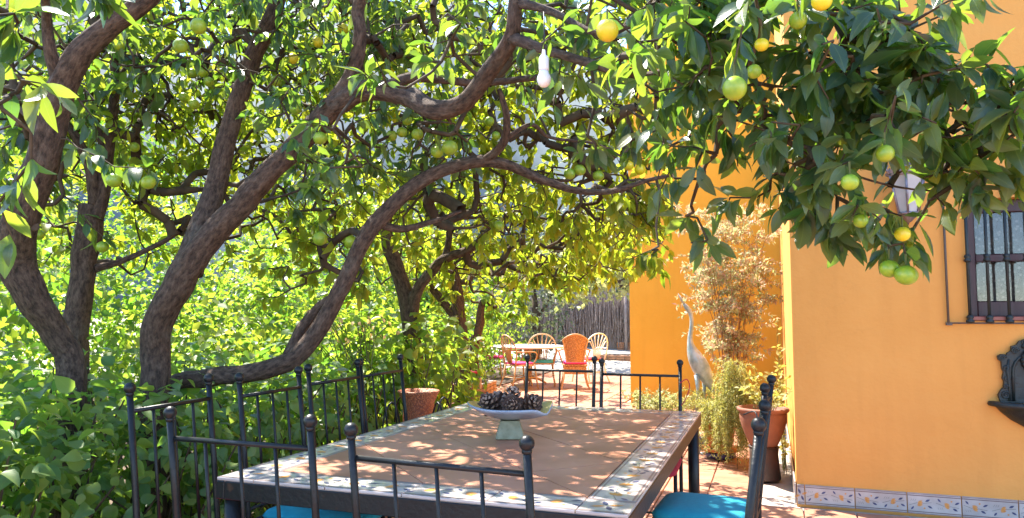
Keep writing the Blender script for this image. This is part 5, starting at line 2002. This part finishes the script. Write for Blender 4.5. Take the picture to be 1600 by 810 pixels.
# trees farther along the bed
t5 = [ground_end([(648, 560, 6.4, 27.2), (640, 500, 6.4, 27.2), (628, 440, 6.4, 24.0), (610, 395, 6.4, 22.4), (600, 350, 6.4, 17.6)]),
      LB([(640, 490, 6.4, 19.2), (655, 450, 6.3, 17.6), (690, 408, 6.2, 16.0), (735, 388, 6.1, 12.8), (765, 360, 6.0, 8.0)]),
      LB([(695, 404, 6.2, 9.6), (702, 370, 6.2, 9.6), (700, 335, 6.2, 7.2)])]
v5 = [(700, 360, 6.6, .9, .6, .35, 170), (830, 390, 6.4, .9, .6, .28, 190), (930, 370, 6.2, .6, .5, .25, 120), (590, 330, 6.8, .7, .5, .4, 100), (780, 300, 6.6, 1.0, .6, .35, 110)]
make_tree('orange_tree', 'forked citrus tree behind the woven pot with an orange-lit branch', t5, VL(v5), 'sunlit_leaf', 0, 0.088, 0.24, 6.5, [(872, 375, 6.4, 6, 0), (760, 330, 6.4, 6, 0), (960, 330, 6.2, 6, 1)], droop=0.8)
t6 = [ground_end([(722, 560, 8.4, 20.8), (718, 500, 8.4, 20.8), (712, 450, 8.4, 19.2), (705, 410, 8.4, 14.4)]),
      LB([(716, 500, 8.4, 12.8), (690, 470, 8.4, 12.8), (672, 445, 8.4, 11.2)])]
v6 = [(720, 420, 8.6, 1.0, .7, .4, 150), (850, 430, 8.4, .9, .6, .22, 150), (920, 400, 8.2, .7, .6, .3, 120), (640, 400, 8.8, .7, .6, .5, 90)]
make_tree('orange_tree', 'thin dark citrus trunk just left of the rattan chairs', t6, VL(v6), 'sunlit_leaf', 0, 0.105, 0.25, 5.5, [(838, 420, 8.4, 5, 0)], droop=0.7, tmpl_far=T_FAR)
t7 = [ground_end([(742, 590, 11.9, 16), (740, 550, 11.9, 15), (748, 510, 11.9, 14), (754, 470, 11.9, 11)])]
v7 = [(770, 440, 12, 1.2, .8, .5, 120), (860, 425, 12.5, 1.0, .8, .35, 100)]
make_tree('orange_tree', 'small far tree growing out of the brick planter', t7, VL(v7), 'sunny_leaf', 0, 0.13, 0.3, 6, (), droop=0.6, tmpl_far=T_FAR)


# ------------------------------------------------------------------ hedge and shrubs
def lobes_leaves(lobes, per_m2, leafL, var=(0.0, 1.0), shell=(0.62, 1.05), nup=0.5, zmin=0.03, lobe_var=0.12):
    lv = Leaves()
    for c, r in lobes:
        c, r = np.asarray(c, float), np.asarray(r, float)
        n = int(per_m2 * (r[0] * r[1] + r[1] * r[2] + r[0] * r[2]) * 4.2)
        u = sph_rand(n)
        p = c + u * r * rng.uniform(shell[0], shell[1], (n, 1)) + rng.normal(size=(n, 3)) * 0.03
        ok = p[:, 2] > zmin
        p, u = p[ok], u[ok]
        n = len(p)
        nn = unit(u * 0.7 + np.array([0, 0, nup]) + rng.normal(size=(n, 3)) * 0.45)
        t = rng.normal(size=(n, 3)) + u * 0.6 + np.array([0, 0, -0.6])
        d = unit(t - nn * (t * nn).sum(1, keepdims=True))
        L = leafL * rng.uniform(0.55, 1.25, n)
        v = np.clip(rng.beta(1.6, 2.2, n) * (var[1] - var[0]) + var[0] + lobe_var * random.uniform(-1, 1), 0, 1)
        lv.add(p, d, nn, L, L * 0.36 * rng.uniform(0.85, 1.15, n), v)
    return lv


def shrub(name, label, cat, base, lobes, matname, leafL, per, n_parts, tm_near=T_OVATE, tm_far=T_MID, ratio=0.36, nstem=14, near_d=4.5, kind=None, **kw):
    t = thing(name, label, cat, base)
    off = np.asarray(base, float)
    emit_leaves(lobes_leaves(lobes, per, leafL, **kw), t, matname, n_parts, tm_near, tm_far, ratio, 'foliage', near_d)
    A, B = [], []
    for c, r in lobes:
        for k in range(nstem):
            g0 = np.array([c[0] + random.uniform(-.3, .3) * r[0], c[1] + random.uniform(-.3, .3) * r[1], 0.0])
            e = np.asarray(c) + sph_rand(1)[0] * np.asarray(r) * 0.9
            mid = g0 * 0.5 + e * 0.5 + rng.normal(size=3) * 0.06
            if e[2] < 0.1:
                continue
            A += [g0, mid]
            B += [mid, e]
    o = obj('stems', segs_mesh('stems', np.array(A), np.array(B), np.full(len(A), 0.007), np.full(len(A), 0.004), 'twig', 5, off), t)
    o['kind'] = 'stuff'
    return t


lob = []
for k in range(15):
    y = 0.7 + k * 0.33
    lob.append(((-3.05 + random.uniform(-.1, .12), y, 0.50 + random.uniform(-.06, .06)), (0.50, 0.36, 0.54 + random.uniform(-.08, .06))))
for k in range(9):
    y = 0.8 + k * 0.5
    lob.append(((-3.75 + random.uniform(-.1, .1), y, 0.55), (0.5, 0.45, 0.62)))
lob.append(((-2.85, 1.2, 0.75), (0.3, 0.4, 0.42)))
lob.append(((-2.95, 1.75, 0.85), (0.3, 0.35, 0.36)))
shrub('hedge', 'leafy green hedge with broad oval leaves behind the left-hand chairs', 'hedge', (-3.05, 3.0, 0), lob, 'hedge_leaf', 0.088, 150, 300)
lob = []
for k in range(5):
    y = 5.4 + k * 0.45
    lob.append(((-3.12 - 0.07 * k + random.uniform(-.12, .12), y, 0.62 + random.uniform(-.05, .08)), (0.50, 0.42, 0.66)))
lob.append(((-3.5, 5.2, 0.8), (0.5, 0.5, 0.7)))
q = P(668, 545, 6.1)
lob.append(((q[0], q[1], q[2] - 0.1), (0.36, 0.36, 0.42)))
lob.append(((-3.9, 6.4, 0.9), (0.6, 0.6, 0.8)))
shrub('shrub', 'sunlit yellow-green shrub spilling over behind the woven pot', 'shrub', (-3.1, 6.6, 0), lob, 'sunny_leaf', 0.105, 120, 100, near_d=2, nstem=10)
fl = P(575, 500, 5.9)
lv = lobes_leaves([((fl[0] - .15, fl[1] - .1, fl[2] - 0.06), (0.45, 0.3, 0.10))], 70, 0.05)
fo = thing('flowering_shrub', 'patch of pale orange flowers in the greenery above the chairs', 'flowers', (fl[0], fl[1], 0.0))
emit_leaves(lv, fo, 'orange_petal', 0, T_OVATE, T_MID, 0.36, 'petals')
fst = []
for k in range(20):
    fst.append([(random.uniform(-.4, .1), random.uniform(-.3, .1), 0.0), (random.uniform(-.4, .2), random.uniform(-.3, .2), 0.7), (random.uniform(-.5, .25), random.uniform(-.3, .15), fl[2] - .02)])
fst = np.array(fst)
o = obj('stems', segs_mesh('stems', fst[:, :-1].reshape(-1, 3), fst[:, 1:].reshape(-1, 3), np.full(40, .006), np.full(40, .004), 'green_twig'), fo)
o['kind'] = 'stuff'
lob = [((-4.9, 9.8, 0.7), (0.55, 0.7, 0.8)), ((-5.0, 11.0, 0.75), (0.55, 0.7, 0.85)), ((-4.5, 8.9, 0.6), (0.55, 0.5, 0.7)), ((-5.3, 12.3, 0.8), (0.6, 0.7, 0.9)), ((-5.6, 13.6, 0.9), (0.6, 0.8, 1.0)), ((-5.7, 15.2, 0.9), (0.7, 0.9, 1.0))]
shrub('shrub', 'bright green shrubs left of the rattan chairs', 'shrub', (-5.0, 11, 0), lob, 'sunny_leaf', 0.11, 70, 0, tm_far=T_FAR, near_d=0, nstem=8)

# one sunlit mass of greenery behind the trees
lob = []
for k in range(46):
    y = random.uniform(1.0, 16.0)
    x = -5.6 - random.uniform(0, 3.6) - 0.05 * y
    hgt = random.uniform(0.9, 1.7)
    lob.append(((x, y, hgt * 0.75), (random.uniform(.7, 1.1), random.uniform(.7, 1.1), hgt)))
for k in range(16):
    y = random.uniform(0, 20)
    lob.append(((-10.5 - random.uniform(0, 3), y, 2.0), (1.4, 1.4, random.uniform(1.7, 2.6))))
for k in range(26):
    lob.append(((-7.5 - random.uniform(0, 4), random.uniform(2.5, 15), random.uniform(2.3, 3.9)), (random.uniform(.6, 1.0), random.uniform(.6, 1.0), random.uniform(.4, .75))))
lv = lobes_leaves(lob, 52, 0.115, lobe_var=0.5)
b, d, n, L, W, v = lv.cat()
V, T, uv = leaf_arrays(b, d, n, L, W, T_FAR, rng.uniform(0, .4, len(b)), rng.uniform(.1, .5, len(b)))
o = obj('background_shrubbery', tri_mesh('background_shrubbery', V, T, uv, v, 'sunny_leaf'))
o['kind'] = 'stuff'
o['label'] = 'mass of sunlit green shrubbery behind the citrus trees'
o['category'] = 'shrubbery'

# ------------------------------------------------------------------ far end: bank, brush fence, trees
bank = MB()
bv, bf = [], []
for j in range(9):
    for i in range(13):
        x = -16 + i * 1.6
        y = 15.8 + j * 1.6
        bv.append((x, y, -0.02 + 0.055 * j * j * 0.35 + 0.05 * math.sin(i * 1.7 + j) * (j > 0)))
for j in range(8):
    for i in range(12):
        a = j * 13 + i
        bf.append((a, a + 1, a + 14, a + 13))
bank.add(bv, bf, 0, True)
struct(bank.build('bank', 'stone'))
bfn = thing('brush_fence', 'grey-brown brushwood fence at the end of the terrace', 'fence', (-4.5, 22.0, 0.4))
n = 5200
u = rng.random(n)
x = -9.5 + 11.5 * u
y = 23.2 - 2.4 * u + rng.normal(size=n) * 0.10
z0 = np.full(n, 0.3) + rng.random(n) * 0.9
A = np.stack([x, y, z0], 1)
B = A + np.stack([rng.normal(size=n) * 0.10, rng.normal(size=n) * 0.06, rng.uniform(0.7, 1.25, n)], 1)
o = obj('brushwood', segs_mesh('brushwood', A, B, np.full(n, .014), np.full(n, .006), 'brush', 4, np.array([-4.5, 22.0, 0.4])), bfn)
o['kind'] = 'stuff'
MB().box((0.75, -0.0, 0.6), (11.5, 0.05, 1.5), 0, -0.205).build('backing', 'brush', bfn)
for k in range(5):
    MB().tube([(-4.2 + k * 2.3, 0.82 - k * 0.48, -0.3), (-4.2 + k * 2.3, 0.80 - k * 0.48, 1.75)], 0.045, 7).build('post', 'brush', bfn)


def far_tree(label, base, lobes, matname, leafL, per):
    t = thing('far_tree', label, 'tree', base, 0, 'trees beyond the terrace')
    off = np.asarray(base, float)
    emit_leaves(lobes_leaves(lobes, per, leafL, shell=(0.5, 1.05)), t, matname, 0, T_MID, T_FAR, 0.36, 'crown', 0)
    top = max(c[2] for c, r in lobes)
    MB().tube([(0, 0, -0.2), (0.05, 0.03, top * 0.35), (-0.03, 0.0, top * 0.8)], [0.14, 0.11, 0.05], 9, wob=0.1).build('trunk', 'twig', t)
    for c, r in lobes:
        e = np.asarray(c) - off
        MB().tube([(0.03, 0, top * 0.4), (e[0] * 0.5, e[1] * 0.5, top * 0.55 + 0.1), tuple(e)], [0.06, 0.04, 0.015], 6).build('limb', 'twig', t)


q = P(930, 440, 17.5)
far_tree('pale sunlit tree hanging over the brushwood fence beside the orange wall', (-3.2, 19.5, 0.3),
         [((q[0], q[1], q[2] + .3), (1.0, .9, .55)), ((q[0] - .5, q[1] + .2, q[2] - .15), (.8, .7, .5)), ((q[0] + .6, q[1], q[2] - .0), (.6, .6, .5)), ((q[0] - 1.0, q[1] + .5, q[2] + .7), (1.0, 1.0, .8)), ((q[0] + .9, q[1] + .3, q[2] + .8), (.9, .9, .8)), ((q[0], q[1] + 1, q[2] + 1.4), (1.2, 1.2, .9))], 'pale_leaf', 0.16, 42)
q = P(835, 490, 20)
far_tree('grey-green bushy tree left of the brushwood fence', (q[0], q[1], 0.2), [((q[0], q[1], 1.2), (1.1, .9, 1.2)), ((q[0] - 1.2, q[1] + .3, 1.5), (1.0, .9, 1.4)), ((q[0] + .6, q[1] + .5, 2.4), (1.0, 1.0, .9))], 'grey_leaf', 0.13, 55)
k = 0
for x, y, s, mt, lab in ((-9.5, 19.5, 1.0, 'sunny_leaf', 'tall bright green tree at the far left end of the terrace'), (-6.5, 27, 1.25, 'grey_leaf', 'large dull green tree behind the brushwood fence'),
                         (-11.5, 26, 1.3, 'grey_leaf', 'large dull green tree far behind the shrubs'), (-2.0, 29, 1.2, 'grey_leaf', 'dull green tree far behind the orange house corner')):
    lobes = [((x + random.uniform(-1.2, 1.2) * s, y + random.uniform(-1, 1) * s, (1.3 + 0.42 * i) * s), (1.3 * s, 1.2 * s, 1.0 * s)) for i in range(6)]
    far_tree(lab, (x, y, 0.0), lobes, mt, 0.2, 22)
